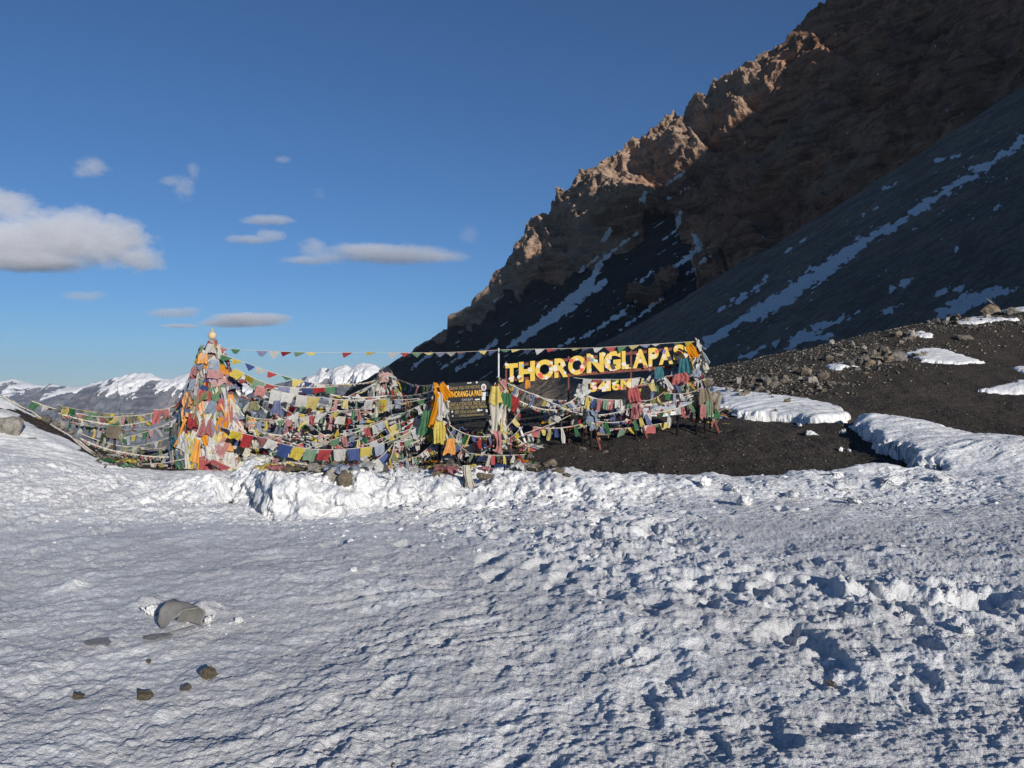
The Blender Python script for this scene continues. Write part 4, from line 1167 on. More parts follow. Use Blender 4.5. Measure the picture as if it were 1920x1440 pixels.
fs("short red string across the foot of the shrine", [(384, 852, 15.4), (470, 890, 15.0)], .03, 5, .22, seq=["green", "red", "red", "yellow", "blue"])
fs("string of small flags lying low on the snow at the shrine foot", [(400, 880, 15.2), (480, 878, 15.0), (560, 880, 15.1)], [.06, .05], 10, .18, style="mix", first=2)
fs("string stretched from the shrine base to the stones below the bundle", [(470, 850, 15.8), (560, 862, 15.6), (640, 858, 15.8)], [.06, .07], 11, .22, first=4)
fs("slack white cord with few flags strung across the gap behind the shrine", [(466, 796, 16.6), (545, 790, 16.8), (640, 795, 17), (730, 790, 17)], [.08, .06, .06], 13, .2, style="mix", fill=.6, seq=PALE)
fs("cord crossing the gap upward from the shrine side to the bundle", [(448, 770, 16.6), (560, 800, 17), (700, 750, 18)], [.1, .15], 15, .2, style="mix", fill=.6, first=1)
fs("faded string rising from the low flags to the bundle", [(575, 842, 16.2), (640, 800, 17), (718, 735, 18.6)], [.05, .05], 12, .22, style="mix", fill=.8, seq=PALE)
fs("sagging string of faded flags behind the big square flags", [(480, 812, 16.6), (580, 828, 17), (690, 815, 17.2), (800, 780, 16.6)], [.06, .08, .08], 22, .22, style="mix", seq=PALE)
fs("string of dull flags hung just below the bundle", [(470, 745, 16.8), (580, 762, 17.4), (722, 770, 18)], [.06, .08], 15, .22, style="mix", first=2, fill=.8)
fs("loose fluttering string from the bundle top to the board's scarf-wrapped post", [(724, 704, 18.6), (775, 722, 17), (832, 716, 15.7)], [.0, .04], 12, .2, style="mix", first=3)
for i, (lb, e, dd) in enumerate((("uppermost of the strings fanning from the board post down to the low flags", (640, 808), 16.0), ("second string fanning from the board post, with reds and greens", (640, 832), 15.8),
                          ("third string fanning from the board post, faded greens", (655, 856), 15.5), ("fourth string fanning from the board post towards the snow", (690, 872), 15.1),
                          ("lowest string fanning from the board post to the rubble", (730, 862), 14.9))):
    fs(lb, [(830, 738 + i * 13, 15.6), (740, (e[1] + 738 + i * 13) / 2 + 4, (15.6 + dd) / 2), (e[0], e[1], dd)], [.08, .06], 13 - i, .24, style="mix", first=i * 2, seq=SEQ if i % 2 else PALE, rope=.008)
fs("tail of flags trailing from the rubble onto the snow", [(685, 868, 14.6), (712, 893, 13.9), (770, 905, 13.2)], [.02, .02], 9, .14, style="mix", first=4, rope=.006)
fs("garland of knotted flags looped beneath the black board", [(832, 788, 15.3), (890, 818, 15.1), (950, 808, 15.5)], [.06, .05], 16, .2, style="mix", first=1, rope=.012)
fs("string hanging from the board leg past the yellow rag to the strut", [(838, 802, 15.1), (880, 850, 14.9), (985, 852, 15.6)], [.06, .03], 14, .2, style="mix", first=2)
fs("white scarf string on the gravel between the board legs", [(905, 812, 15.4), (942, 826, 15.3), (978, 800, 16.4)], [.1, .06], 9, .2, style="mix", first=1)
fs("red and white cord drawn tight from the strut across the gravel", [(925, 845, 15.8), (985, 812, 16.4), (1070, 778, 17)], [.02, .03], 8, .16, style="twist", seq=["pink", "white", "red", "white"], fill=.7)
fs("thick garland sagging under the first yellow letters", [(932, 706, 17.7), (1010, 742, 17.6), (1050, 760, 17.6), (1098, 728, 17.8)], [.05, .03, .08], 22, .26, style="mix", first=0, rope=.014)
fs("second garland sagging behind the first yellow letters", [(955, 716, 18.2), (1040, 750, 18.1), (1105, 742, 18.0), (1185, 765, 18)], [.08, .05, .05], 20, .28, style="mix", first=3, seq=SEQ + ["white"])
fs("row of flags stretched below the altitude figures", [(1098, 745, 17.7), (1195, 748, 17.7)], .04, 9, .3, first=1, seq=["paleblue", "yellow", "blue", "pink", "green", "red", "white", "scarf", "green"])
fs("flags hanging behind the altitude figures", [(1075, 708, 18.2), (1140, 711, 18.2), (1200, 708, 18.25)], [.02, .02], 7, .3, first=0, seq=["blue", "white", "red", "paleblue", "green", "pink", "white"])
fs("white scarf line swooping from the second post to the end post", [(1190, 722, 17.9), (1250, 705, 18.0), (1312, 690, 18.3)], [.06, .05], 9, .26, style="mix", first=2)
fs("pale loop of cord between the last letters and the end post", [(1185, 745, 17.9), (1245, 735, 17.9), (1318, 726, 18.2)], [.14, .1], 11, .18, style="mix", seq=PALE, fill=.7)
fs("yellow and red flags bunched under the last letters", [(1200, 708, 18.2), (1260, 712, 18.2), (1305, 690, 18.3)], [.06, .04], 14, .34, style="mix", seq=["yellow", "white", "red", "blue", "green", "teal"])
fs("low rope with flags drooping from the strut to the end post", [(1000, 800, 17.2), (1110, 788, 17.4), (1210, 776, 17.8), (1322, 742, 18.2)], [.1, .12, .1], 24, .24, style="mix", first=2, rope=.012)
fs("white twisted rope strung between the middle struts", [(1045, 760, 17.4), (1110, 778, 17.5), (1190, 762, 17.7), (1316, 730, 18.2)], [.05, .06, .1], 24, .22, style="twist", seq=["white", "pink", "white", "paleblue"], rope=.012)
fs("string trailing from the second strut along the gravel", [(1105, 775, 17.3), (1130, 805, 17.4), (1260, 790, 18.4)], [.02, .04], 11, .22, style="mix", first=3)
fs("knotted string hanging from the first letters to the leaning strut", [(936, 712, 17.6), (975, 770, 17.2), (940, 812, 16.4)], [.02, .02], 9, .22, style="mix", first=2)
fs("colourful tangle stretched behind the sign near the ground", [(940, 822, 17.6), (1030, 800, 18.4), (1110, 795, 18.8)], [.06, .06], 15, .24, style="mix", first=1)
# to the left of the shrine
fs("uppermost dark bundle of strings running down the snow bank edge", [(2, 741, 16.5), (60, 772, 16.1), (130, 816, 15.4), (188, 862, 14.7)], [.02, .02, .02], 26, .2, style="mix", seq=["green", "red", "blue", "olive", "brown", "yellow"], rope=.02)
fs("second bundle of strings lying along the snow bank edge", [(22, 750, 16.5), (90, 792, 16.0), (150, 828, 15.3), (205, 868, 14.8)], [.03, .03, .03], 24, .2, style="mix", seq=["olive", "pink", "green", "brown", "white"], rope=.02)
fs("long sagging string from the bank rock to the shrine, thick with small flags", [(60, 752, 16.8), (150, 776, 17.6), (230, 780, 17.2), (345, 752, 16.8)], [.04, .05, .1], 30, .2, style="mix", seq=["green", "yellow", "white", "pink", "olive", "brown"], rope=.014)
fs("string with a pale yellow flag running from the bank rock", [(108, 758, 16.8), (160, 770, 17.6), (250, 776, 17.4)], [.02, .03], 11, .26, style="mix", seq=["olive", "yellow", "green", "brown"])
fs("dark red flags on a slack string behind the snow bank", [(130, 790, 17.4), (230, 806, 17.2), (335, 800, 16.6)], [.03, .03], 17, .2, style="mix", seq=["pink", "brown", "white", "green", "olive"])
fs("lower slack string of faded rags behind the snow bank", [(150, 812, 16.8), (240, 838, 16.8), (330, 815, 16.4)], [.05, .05], 16, .22, style="mix", seq=["white", "brown", "paleblue", "olive", "green"], rope=.012)
fs("bare looking cord with a few rags near the shrine foot", [(185, 858, 15.6), (260, 838, 16.4), (330, 836, 16.2)], [.02, .05], 12, .22, style="mix", seq=["scarf", "brown", "white", "olive"])
fs("string of small red and green flags just above the snow by the shrine", [(200, 862, 15.4), (270, 870, 15.4), (345, 860, 15.6)], [.03, .03], 12, .17, style="mix", seq=["red", "green", "white", "pink", "yellow", "blue"])
fs("two deep red banners hanging from a short line against the misty valley", [(288, 768, 16.6), (316, 766, 16.6)], .01, 2, .36, seq=["red", "red"], fill=1.0)

W2 = ["white", "scarf", "red", "white", "paleblue", "yellow", "white", "green", "pink"]
for lb, path, sag, n, h in (
    ("white and pale rags strung from the shrine waist to the bundle stake", [(462, 780, 15.9), (560, 775, 16.6), (700, 772, 17.8)], [.1, .12], 20, .24),
    ("tangled string crossing behind the big square flags from the bundle foot", [(500, 850, 16.4), (600, 815, 17), (722, 800, 18)], [.05, .05], 18, .24),
    ("crowded rag string hanging just above the rubble", [(560, 868, 15.5), (650, 850, 15.8), (760, 838, 15.8)], [.06, .06], 20, .24),
    ("string of rags from the high shrine side to the rubble", [(455, 740, 16.2), (560, 800, 16.5), (690, 862, 15.6)], [.05, .08], 22, .22),
    ("string of torn whites from the board post to the shrine foot", [(826, 760, 15.7), (650, 845, 15.6), (480, 868, 15.4)], [.1, .08], 26, .24),
    ("taut white cord from the bundle top to the low flags near the shrine", [(722, 706, 18.6), (600, 775, 17), (490, 835, 15.8)], [.05, .04], 18, .18),
    ("doubled string of faded flags below the level string with the big red flag", [(478, 735, 16.3), (590, 770, 16.7), (700, 785, 17.2), (812, 755, 15.9)], [.06, .06, .06], 26, .26),
    ("string of small bright flags right over the snow wall", [(470, 876, 15.0), (570, 884, 14.8), (690, 880, 14.6)], [.04, .04], 18, .18),
    ("rag string between the black board legs", [(828, 800, 15.8), (875, 835, 16.2), (925, 812, 15.9)], [.05, .04], 13, .24),
    ("string of scraps behind the board near the ground", [(790, 845, 16.6), (870, 838, 17), (960, 832, 17)], [.05, .05], 15, .24),
    ("faded string below the yellow letters behind the thick garland", [(960, 745, 18.3), (1050, 775, 18.3), (1180, 785, 18.4)], [.06, .08], 20, .26),
    ("pale strings gathered between the third strut and the end post", [(1195, 750, 18), (1255, 768, 18.2), (1318, 745, 18.2)], [.06, .05], 14, .24),
    ("upper rag string between the letters and the end post", [(1215, 690, 18.1), (1270, 720, 18.2), (1322, 710, 18.3)], [.05, .04], 13, .26),
    ("dense rags along the snow bank edge rope, lowest of all", [(95, 800, 16), (150, 834, 15.3), (215, 872, 14.8)], [.02, .02], 18, .22),
    ("faded string from the snow bank edge to the shrine waist", [(120, 770, 18), (220, 822, 16.8), (340, 780, 16.5)], [.05, .08], 22, .22),
    ("rag string filling the dark gap beside the shrine", [(205, 850, 16.2), (270, 858, 16.2), (335, 842, 16)], [.04, .04], 14, .24)):
    fs(lb, path, sag, n, h, style="mix", seq=W2, first=RR.randrange(9), rope=.008)

AN = {"shrine shoulder": (445, 700, 16.2), "shrine waist": (462, 792, 16.0), "shrine foot": (478, 862, 15.6), "bundle top": (722, 708, 18.6), "bundle foot": (725, 790, 18.2), "first board post": (824, 742, 15.6), "board leg": (826, 812, 15.5),
      "rubble stones": (690, 866, 15.5), "stones behind the gap": (600, 838, 18.5), "low ground by the board": (775, 860, 15.6)}
for i, (a, b) in enumerate((("shrine shoulder", "bundle foot"), ("shrine shoulder", "rubble stones"), ("shrine waist", "bundle top"), ("shrine waist", "rubble stones"), ("shrine waist", "stones behind the gap"), ("shrine foot", "bundle foot"), ("shrine foot", "first board post"),
                          ("bundle foot", "low ground by the board"), ("bundle top", "low ground by the board"), ("bundle foot", "board leg"), ("stones behind the gap", "first board post"), ("rubble stones", "board leg"), ("shrine waist", "first board post"), ("stones behind the gap", "board leg"))):
    A_, B_ = AN[a], AN[b]; mid = tuple((u_ + v_) / 2 for u_, v_ in zip(A_, B_))
    fs("thin cord of tiny rags from the %s to the %s" % (a, b), [A_, (mid[0] + RR.uniform(-25, 25), mid[1] + RR.uniform(4, 22), mid[2]), B_], [.05, .05], 20, RR.uniform(.13, .18), style="mix", seq=W2, first=i, fill=.9, rope=.006)
for i, (lb, path, sag) in enumerate((
    ("thick twisted garland from the shrine waist low across the gap to the bundle foot", [(466, 806, 15.9), (590, 818, 16.8), (725, 795, 18)], [.06, .06]),
    ("thick twisted garland from the board leg down to the rubble stones", [(824, 806, 15.4), (750, 838, 15.4), (690, 868, 15.3)], [.04, .04]),
    ("thick twisted garland from the shrine shoulder to the board top", [(446, 706, 16.1), (600, 736, 16.8), (726, 742, 17.8), (828, 728, 15.7)], [.1, .08, .08]),
    ("thick rope of rags lying over the stones by the shrine foot", [(470, 872, 15.3), (545, 866, 15.5), (620, 874, 15.2)], [.03, .03]),
    ("thick twisted garland running beneath the thick letter garland", [(945, 735, 17.5), (1020, 768, 17.5), (1098, 762, 17.6)], [.06, .04]),
    ("twisted garland hanging from the altitude figures to the end post", [(1098, 742, 17.7), (1200, 758, 17.8), (1316, 735, 18.1)], [.06, .1]),
    ("twisted garland from the board's far post to the white-banded strut foot", [(930, 770, 15.8), (962, 815, 16.4), (990, 838, 16.8)], [.03, .02]),
    ("twisted rope of rags from the bank edge to the shrine foot", [(150, 822, 15.6), (240, 850, 16), (335, 856, 16)], [.05, .04]),
    ("twisted rope of dark rags from the bank rock to the shrine's shaded side", [(110, 775, 16.6), (230, 798, 17), (340, 768, 16.6)], [.05, .06]),
    ("twisted white garland crossing in front of the bundle", [(640, 760, 16.8), (735, 765, 16.8), (826, 752, 15.7)], [.05, .05]))):
    fs(lb, path, sag, 26, .34, style="twist", seq=W2 if i % 2 else ["scarf", "red", "white", "green", "white", "yellow", "blue", "scarf"], first=i, fill=1.0, rope=.02)
    
# ------------------------------------------------------------------ bundles and hanging cloths
def bundle(label, cen, d, rx, rz, n, cols, cat="flag bundle", drop=1.0, name="flag_bundle"):
    """cloths knotted round a stake: the stake and each cloth"""
    c = P(cen[0], cen[1], d)
    g = float(ground(np.array([c.x]), np.array([c.y]))[0])
    root = empty(name, (c.x, c.y, g), label, cat, None)
    child("stake", tube_mesh("stake", [(0, 0, -.1), (0, 0, c.z - g)], .03, 6), root, Matrix.Translation(root.location), M_IRON)
    for k in range(n):
        az = RR.uniform(-2.6, 2.6); t = RR.random()
        r = rx * (.25 + .75 * t)
        p = Vector((c.x + r * math.sin(az), c.y - r * math.cos(az) * .7, c.z - t * rz * drop * .6 + RR.uniform(-.05, .05)))
        st = RR.choice(["drape", "drape", "scarf", "crumple"]); col = RR.choice(cols)
        x = Vector((math.cos(az), math.sin(az), RR.gauss(0, .35)))
        if st == "scarf": M = frame(p, x, (RR.gauss(0, .15), 0, 1), .11, .12, rz * RR.uniform(.3, .55))
        elif st == "crumple": M = frame(p, x, (math.sin(az), -math.cos(az), .5), .3, .3, .22)
        else: M = frame(p, x, (math.sin(az) * -.25, math.cos(az) * .25, 1), .24, .22, rz * RR.uniform(.2, .4))
        child("knotted_cloth", cloth_mesh(st, RR.randrange(14), col), root, M)
    return root
bundle("bushy bundle of knotted flags on a stake between the shrine and the board", (722, 703), 18.6, .42, .75, 34, ["red", "white", "scarf", "green", "olive", "yellow", "white", "pink", "paleblue"])
bundle("white and orange scarves knotted round the board's first post", (823, 716), 15.4, .13, 1.1, 14, ["scarf", "white", "orange", "white", "scarf"])
bundle("pile of scarves knotted round the board's far post", (930, 722), 15.9, .16, 1.2, 16, ["scarf", "white", "pink", "white", "yellow"])
bundle("knot of white and blue scarves where the letter sign begins", (940, 708), 17.7, .2, .7, 14, ["scarf", "white", "paleblue", "red", "yellow"])
bundle("thick swathe of scarves covering the end post of the letter sign", (1306, 646), 18.3, .2, 1.1, 26, ["scarf", "white", "scarf", "yellow", "paleblue", "white", "orange"])
bundle("blue and red cloths bunched below the last letters", (1270, 682), 18.25, .3, .7, 18, ["teal", "red", "green", "white", "pink", "paleblue"])
bundle("shaggy white scarf knot beside the altitude figures", (1092, 720), 17.85, .14, .9, 18, ["scarf", "white", "white", "pink"])
bundle("red and pale rags bound round the third rust-red strut", (1192, 745), 17.75, .15, .7, 12, ["red", "pink", "white", "orange"])
bundle("pale rags wrapped round the second rust-red strut", (1108, 765), 17.35, .1, .6, 9, ["scarf", "yellow", "white", "paleblue", "green"])
bundle("heap of white rags on the stake behind the middle of the sign", (1052, 757), 18.0, .3, .5, 18, ["scarf", "white", "yellow", "blue", "pink"])
bundle("brown tarpaulin and scarves slumped round the end post foot", (1322, 735), 18.3, .3, .9, 24, ["tarp", "tarp", "scarf", "brown", "green", "red"])
bundle("grey shreds of flags tied to a stake near the snow bank edge", (215, 800), 16.8, .25, .5, 14, ["brown", "olive", "white", "green", "paleblue"])

def hang(label, px, py, d, style, col, w, h, roll=0.0, name="scarf", cat="scarf"):
    M = frame(P(px, py, d), (math.cos(roll), 0, math.sin(roll)), (0, -.05, 1), w, w, h)
    o = child(name, cloth_mesh(style, RR.randrange(14), col), None, M)
    tag(o, label, cat, "loose cloths hanging on the signs")
hang("bright orange scarf spread over the board's upper corner", 827, 722, 15.2, "drape", "orange", .24, .32, .5)
hang("long orange scarf hanging from the board's first post", 818, 736, 15.15, "scarf", "orange", .13, .75, -.2)
hang("white printed scarf between the orange scarves on the board", 823, 735, 15.18, "scarf", "white", .14, .6)
hang("orange scarf end fluttering low on the board's first post", 815, 755, 15.25, "drape", "orange", .16, .38)
hang("pale yellow flag hanging under the board's corner", 824, 790, 15.0, "drape", "yellow", .30, .46)
hang("dark green flag wrapped under the orange scarf", 800, 770, 15.3, "drape", "green", .3, .5)
hang("lemon yellow cloth hung on the board's far edge", 928, 724, 15.3, "drape", "yellow", .30, .38)
hang("emerald green flag hanging beside the lemon yellow cloth", 949, 737, 15.7, "drape", "green", .30, .32)
hang("red cloth ring puffed beside the green flag", 967, 745, 16.2, "drape", "red", .36, .28, -.6)
hang("long white scarf hanging under the lemon yellow cloth", 924, 742, 15.35, "scarf", "scarf", .2, .85)
hang("second long white scarf hanging under the green flag", 945, 758, 15.7, "scarf", "scarf", .22, .45)
hang("crimson cloth hanging near the ground beside the board", 931, 808, 15.2, "scarf", "red", .16, .45)
hang("yellow rags dangling over the gravel below the board", 845, 822, 14.9, "drape", "orange", .26, .32)
hang("small orange tassel below the first letter", 989, 712, 17.8, "drape", "orange", .15, .2)
hang("red flag flaring over the third strut", 1186, 727, 17.5, "drape", "red", .36, .34, .2)
hang("teal cloth hung below the end of the letters", 1283, 672, 17.9, "drape", "teal", .36, .36)
hang("orange and cream cloth tied at the tip of the end post", 1291, 648, 17.95, "drape", "orange", .28, .34, .5)
hang("crimson shawl slung below the teal cloth", 1275, 700, 17.9, "drape", "red", .5, .24, .15)
hang("blue flag hung below the last letters", 1236, 688, 18.0, "drape", "teal", .3, .3)
hang("large grey-brown tarpaulin hanging from the end post to the gravel", 1320, 728, 17.9, "drape", "tarp", .42, .62, .15)
hang("brown tarpaulin skirt spread beside the end post strut", 1345, 738, 18.3, "drape", "tarp", .5, .68, -.4)
hang("green flag bunched inside the tarpaulin skirt", 1328, 752, 17.85, "drape", "green", .2, .4)
hang("red rag bunched inside the tarpaulin skirt", 1318, 758, 17.85, "drape", "red", .18, .34)
hang("dirty white sheet hanging behind the tarpaulin", 1336, 735, 18.4, "drape", "scarf", .5, .75, -.3)
hang("orange bag-like cloth hanging alone to the side of the shrine", 472, 786, 16, "drape", "orange", .24, .18, .2)
hang("pale pink triangular rag on the cord behind the shrine", 512, 772, 16.7, "drape", "pink", .2, .26, .3)
hang("blue flag hanging low on the string of large flags", 520, 751, 15.9, "drape", "blue", .26, .3)
hang("olive flag on the cord close to the shrine", 477, 752, 16.1, "drape", "olive", .26, .2)

# scraps on the ground below the strings
SCRAP = [("white", "white"), ("white", "dirty white"), ("red", "red"), ("green", "green"), ("yellow", "yellow"), ("blue", "blue"), ("pink", "faded red"), ("olive", "olive"), ("paleblue", "pale blue"), ("orange", "orange"), ("scarf", "cream"), ("brown", "brown")]
def scrap(px, py, s, col, label, flat=.6):
    p = gp(px, py)
    o = child("cloth_scrap", cloth_mesh("crumple", RR.randrange(14), col), None, Matrix.Translation(p + Vector((0, 0, -.01))) @ Matrix.Rotation(RR.uniform(0, 6.28), 4, 'Z') @ Matrix.Diagonal((s, s * RR.uniform(.6, 1), s * flat, 1)))
    tag(o, label, "cloth scrap", "cloth scraps on the ground")
for x0, x1, y0, y1, n, parts in ((480, 700, 836, 888, 92, ("near the shrine", "midway to the bundle", "below the bundle")), (770, 1000, 806, 886, 96, ("by the board's first legs", "right under the board", "by the striped strut")),
                              (1010, 1200, 768, 806, 46, ("under the first letters", "under the middle letters", "under the altitude figures")), (1280, 1380, 768, 792, 16, ("at the end post", "at the end post strut", "beyond the end post")), (190, 340, 842, 878, 40, ("by the snow bank edge", "in the gap beside the shrine", "against the shrine's shaded side"))):
    for k in range(n):
        x, y = RR.uniform(x0, x1), RR.uniform(y0, y1)
        s = RR.uniform(.2, .5); c, cn = RR.choice(SCRAP)
        size = "small" if s < .3 else "large" if s > .42 else "crumpled"
        scrap(x, y, s, c, "%s %s scrap %s, %s" % (size, cn, parts[min(2, int((x - x0) / (x1 - x0) * 3))], "further back" if y < (y0 + y1) / 2 else "nearer the snow"), RR.uniform(.5, 1.1))
scrap(1540, 706, .42, "pink", "pink-red cloth lying among the stones above the long snow bank", .35)
scrap(1570, 700, .3, "pink", "second pink cloth beside the red one among the stones", .35)
scrap(1450, 722, .3, "white", "white rag among the stones above the long snow bank", .4)
scrap(985, 884, .40, "tarp", "greyish torn tarpaulin heaped on the gravel near the snow edge", 1.3)
scrap(998, 874, .34, "tarp", "smaller torn tarpaulin piece beside the greyish heap", 1.0)
scrap(1362, 795, .2, "yellow", "small yellow rag on the gravel by the end post strut", .4)
# white cloth hung on a stick in the snow edge
a = gp(869, 912); b = P(874, 872, a.y)
st = empty("cloth_marker", a, "white cloth hung over a stick at the snow edge", "marker")
child("stick", tube_mesh("stick", [(0, 0, -.05), b - a], .012, 6), st, Matrix.Translation(a), M_IRON)
for k in range(3): child("cloth", cloth_mesh("drape", 3 + k, "scarf"), st, frame(b + Vector((.02 * k - .02, -.02 - .02 * k, .0)), (1, .5 * k - .5, .2), (-.1, 0, 1), .12, .15, .34))

# ------------------------------------------------------------------ stones
def mat_stone(name, cols):
    t = NT(name)
    p = t.tex("Object"); info = t.n.new("ShaderNodeObjectInfo").outputs["Random"]
    n = t.noise(p, 4.5, 7, .68, .3); m = t.noise(t.mapping(p, (1, 1, 4), (.3, .5, 0)), 3.5, 6, .7)
    c = t.ramp(info, [(i / max(len(cols) - 1, 1), k) for i, k in enumerate(cols)])
    c = t.mix(t.ramp(n, [(.32, .8), (.55, 0.0)]), c, (.045, .04, .036))
    c = t.mix(t.ramp(m, [(.52, 0.0), (.75, .45)]), c, (.40, .36, .30))
    t.base(c); t.rough(.92); t.normal(t.bump(t.math('ADD', n, m), .09, .9))
    return t.m
M_STONE = mat_stone("stone", [(.16, .14, .12), (.24, .20, .16), (.20, .19, .18), (.28, .22, .155), (.13, .12, .11)])
M_TAN = mat_stone("tan_stone", [(.27, .21, .14), (.23, .185, .13)])
M_PALE = mat_stone("pale_stone", [(.42, .38, .33), (.36, .33, .29)])
ROCKS = []
def rock_bm(seed, n=15, flat=.62):
    rs = np.random.RandomState(seed)
    bm = bmesh.new()
    q = rs.normal(size=(n, 3)); q /= np.linalg.norm(q, axis=1)[:, None]; q *= rs.uniform(.36, .55, (n, 1))
    for p in q: bm.verts.new((p[0], p[1] * rs.uniform(.75, 1), p[2] * flat))
    r = bmesh.ops.convex_hull(bm, input=bm.verts)
    bmesh.ops.delete(bm, geom=list({g for g in r["geom_interior"] + r["geom_unused"] if isinstance(g, bmesh.types.BMVert)}), context='VERTS')
    return bm
def rock_mesh(k, mat, fine=False):
    bm = rock_bm(100 + k, 12 + k % 7, .5 + .05 * (k % 6))
    if fine:
        bmesh.ops.bevel(bm, geom=bm.edges[:], offset=.03, segments=1, affect='EDGES')
        bmesh.ops.triangulate(bm, faces=bm.faces[:])
        bmesh.ops.subdivide_edges(bm, edges=bm.edges[:], cuts=3, use_grid_fill=True)
        bm.normal_update()
        for v in bm.verts:
            a = np.array(v.co)[None]
            v.co += v.normal * float(.05 * fbm3(a[:, 0] * 5 + k, a[:, 1] * 5, a[:, 2] * 9, 4)[0])
    me = bpy.data.meshes.new("rock"); bm.to_mesh(me); bm.free(); me.materials.append(mat); return me
ROCKS = {m.name: [rock_mesh(k, m) for k in range(12)] for m in (M_STONE, M_PALE)}
def rock(px, py, w, h, label, mat=M_STONE, group=None, fine=False, name="rock", cat="rock", sink=.25, mesh=None, k=None):
    """stone w x h photo pixels standing at (px, py)"""
    p = gp(px, py); d = p.y
    me = mesh or (rock_mesh(k if k is not None else RR.randrange(40), mat, True) if fine else RR.choice(ROCKS[mat.name]))
    xs = [v.co.x for v in me.vertices] if fine else [-.5, .5]; zs = [v.co.z for v in me.vertices] if fine else [-.3, .3]
    sx = w * d / F / (max(xs) - min(xs)); sz = h * d / F / (max(zs) - min(zs)) / (1 - sink * .5)
    o = bpy.data.objects.new(name, me); COL.objects.link(o)
    o.location = p + Vector((0, sx * .3, -min(zs) * sz - sz * sink * .6)); o.scale = (sx, sx * RR.uniform(.8, 1.1), sz)
    o.rotation_euler = (0, 0, RR.uniform(-.25, .25) if fine else RR.uniform(0, 6.28))
    tag(o, label, cat, group)
    return o
rock(388, 1279, 32, 26, "largest brown stone lying on the open snow", M_TAN, fine=True, k=3)
rock(263, 1314, 31, 19, "rounded brown stone on the snow, second from the curled sheet side", M_TAN, fine=True, k=8)
rock(346, 1297, 26, 15, "small pointed dark stone just below the largest one on the snow", M_STONE, fine=True, k=13)
rock(140, 1313, 21, 13, "smallest of the brown stones lying far out on the open snow", M_TAN, fine=True, k=20)
rock(277, 1245, 12, 7, "tiny dark stone half buried in the snow below the curled sheet", M_STONE, fine=True, k=5, sink=.6)
rock(158, 1381, 18, 8, "flat crumbs of dark stone near the lower edge of the snow", M_STONE, fine=True, k=6, sink=.7)
rock(735, 1439, 26, 9, "brown stone barely showing through the nearest snow", M_TAN, fine=True, k=9, sink=.7)
rock(1563, 1292, 32, 12, "tan stone in a hollow of the trodden snow", M_PALE, fine=True, k=10, sink=.5)
rock(643, 912, 34, 30, "brown layered boulder at the top of the snow wall", M_TAN, fine=True, k=11)
rock(612, 904, 36, 34, "pale pointed boulder beside the brown layered one", M_PALE, fine=True, k=12)
rock(906, 913, 50, 26, "broad tan boulder at the gravel edge below the board", M_TAN, fine=True, k=14)
rock(818, 892, 16, 12, "round stone wedged at the black board leg", M_TAN, fine=True, k=15)
rock(1031, 876, 30, 18, "dark grey stone on the gravel near the torn tarpaulin", M_STONE, fine=True, k=16)
rock(1048, 888, 26, 14, "brown stone on the gravel beside the dark grey one", M_TAN, fine=True, k=17)
rock(1064, 894, 18, 8, "low dark stone at the snow edge next to the brown one", M_STONE, fine=True, k=18)
rock(1093, 846, 18, 9, "small dark stone on the gravel before the second strut", M_STONE, fine=True, k=19)
rock(1136, 852, 16, 8, "small grey stone on the gravel right of the second strut", M_STONE, fine=True, k=21)
rock(6, 818, 62, 42, "grey boulder half sunk in the snow bank at the picture edge", M_PALE, fine=True, k=23)
scrap(16, 800, .3, "pink", "faded red rag lying over the grey boulder in the snow bank", .4)
scrap(60, 822, .16, "olive", "small olive rag alone on the smooth snow bank", .4)
rock(1866, 592, 38, 36, "tall dark boulder on the crest above the upper snow patch", M_STONE, fine=True, k=17)
rock(1905, 590, 30, 18, "second dark boulder on the crest beside the tall one", M_STONE, fine=True, k=25)
rock(1712, 634, 22, 20, "pale rock standing by the small crest snow patch", M_PALE, fine=True, k=26)
rock(1690, 634, 34, 16, "low dark rock beside the pale one on the crest", M_STONE, fine=True, k=27)
rock(1668, 676, 26, 28, "reddish standing rock at the tip of the long thin snow patch", M_TAN, fine=True, k=28)
rock(1690, 676, 40, 24, "large dark rock at the tip of the long thin snow patch", M_STONE, fine=True, k=29)
rock(1736, 668, 16, 14, "small rock on the upper edge of the thin snow patch", M_PALE, fine=True, k=30)
rock(1636, 690, 32, 20, "tan rock in front of the rubble heap", M_TAN, fine=True, k=31)
rock(1813, 640, 32, 14, "flat greenish stone on the open gravel above the thin snow patch", M_STONE, fine=True, k=32)
rock(1715, 784, 26, 5, "thin flat brown slab lying on the open gravel", M_TAN, fine=True, k=33)
rock(1478, 756, 14, 10, "orange-brown stone above the long snow bank", M_TAN, fine=True, k=34)
rock(1402, 742, 18, 11, "tan stone behind the long snow bank", M_TAN, fine=True, k=35)
rock(1656, 643, 12, 8, "small orange stone near the crest rubble", M_TAN, fine=True, k=36)
RG = "broken stones on the slope"
def scatter(n, lb, f, mats=(M_STONE, M_STONE, M_STONE, M_PALE), s0=8, s1=24):
    for k in range(n):
        px, py = f()
        w = s0 + (s1 - s0) * RR.random() ** 2.2
        m = RR.choice(mats); hgt = RR.uniform(.4, .8)
        rock(px, py, w, w * hgt, "%s %s %s" % ("small" if w < 11 else "big" if w > 17 else "middling", ("pale" if m is M_PALE else "dark") + (" flat" if hgt < .55 else ""), lb), m, RG)
scatter(62, "broken stone in the heap at the tip of the thin snow patch", lambda: (RR.gauss(1625, 45), RR.gauss(672, 16)), s1=34)
scatter(56, "broken stone in the rubble spread above the long snow bank", lambda: (RR.gauss(1450, 55), RR.gauss(722, 15)), s1=30)
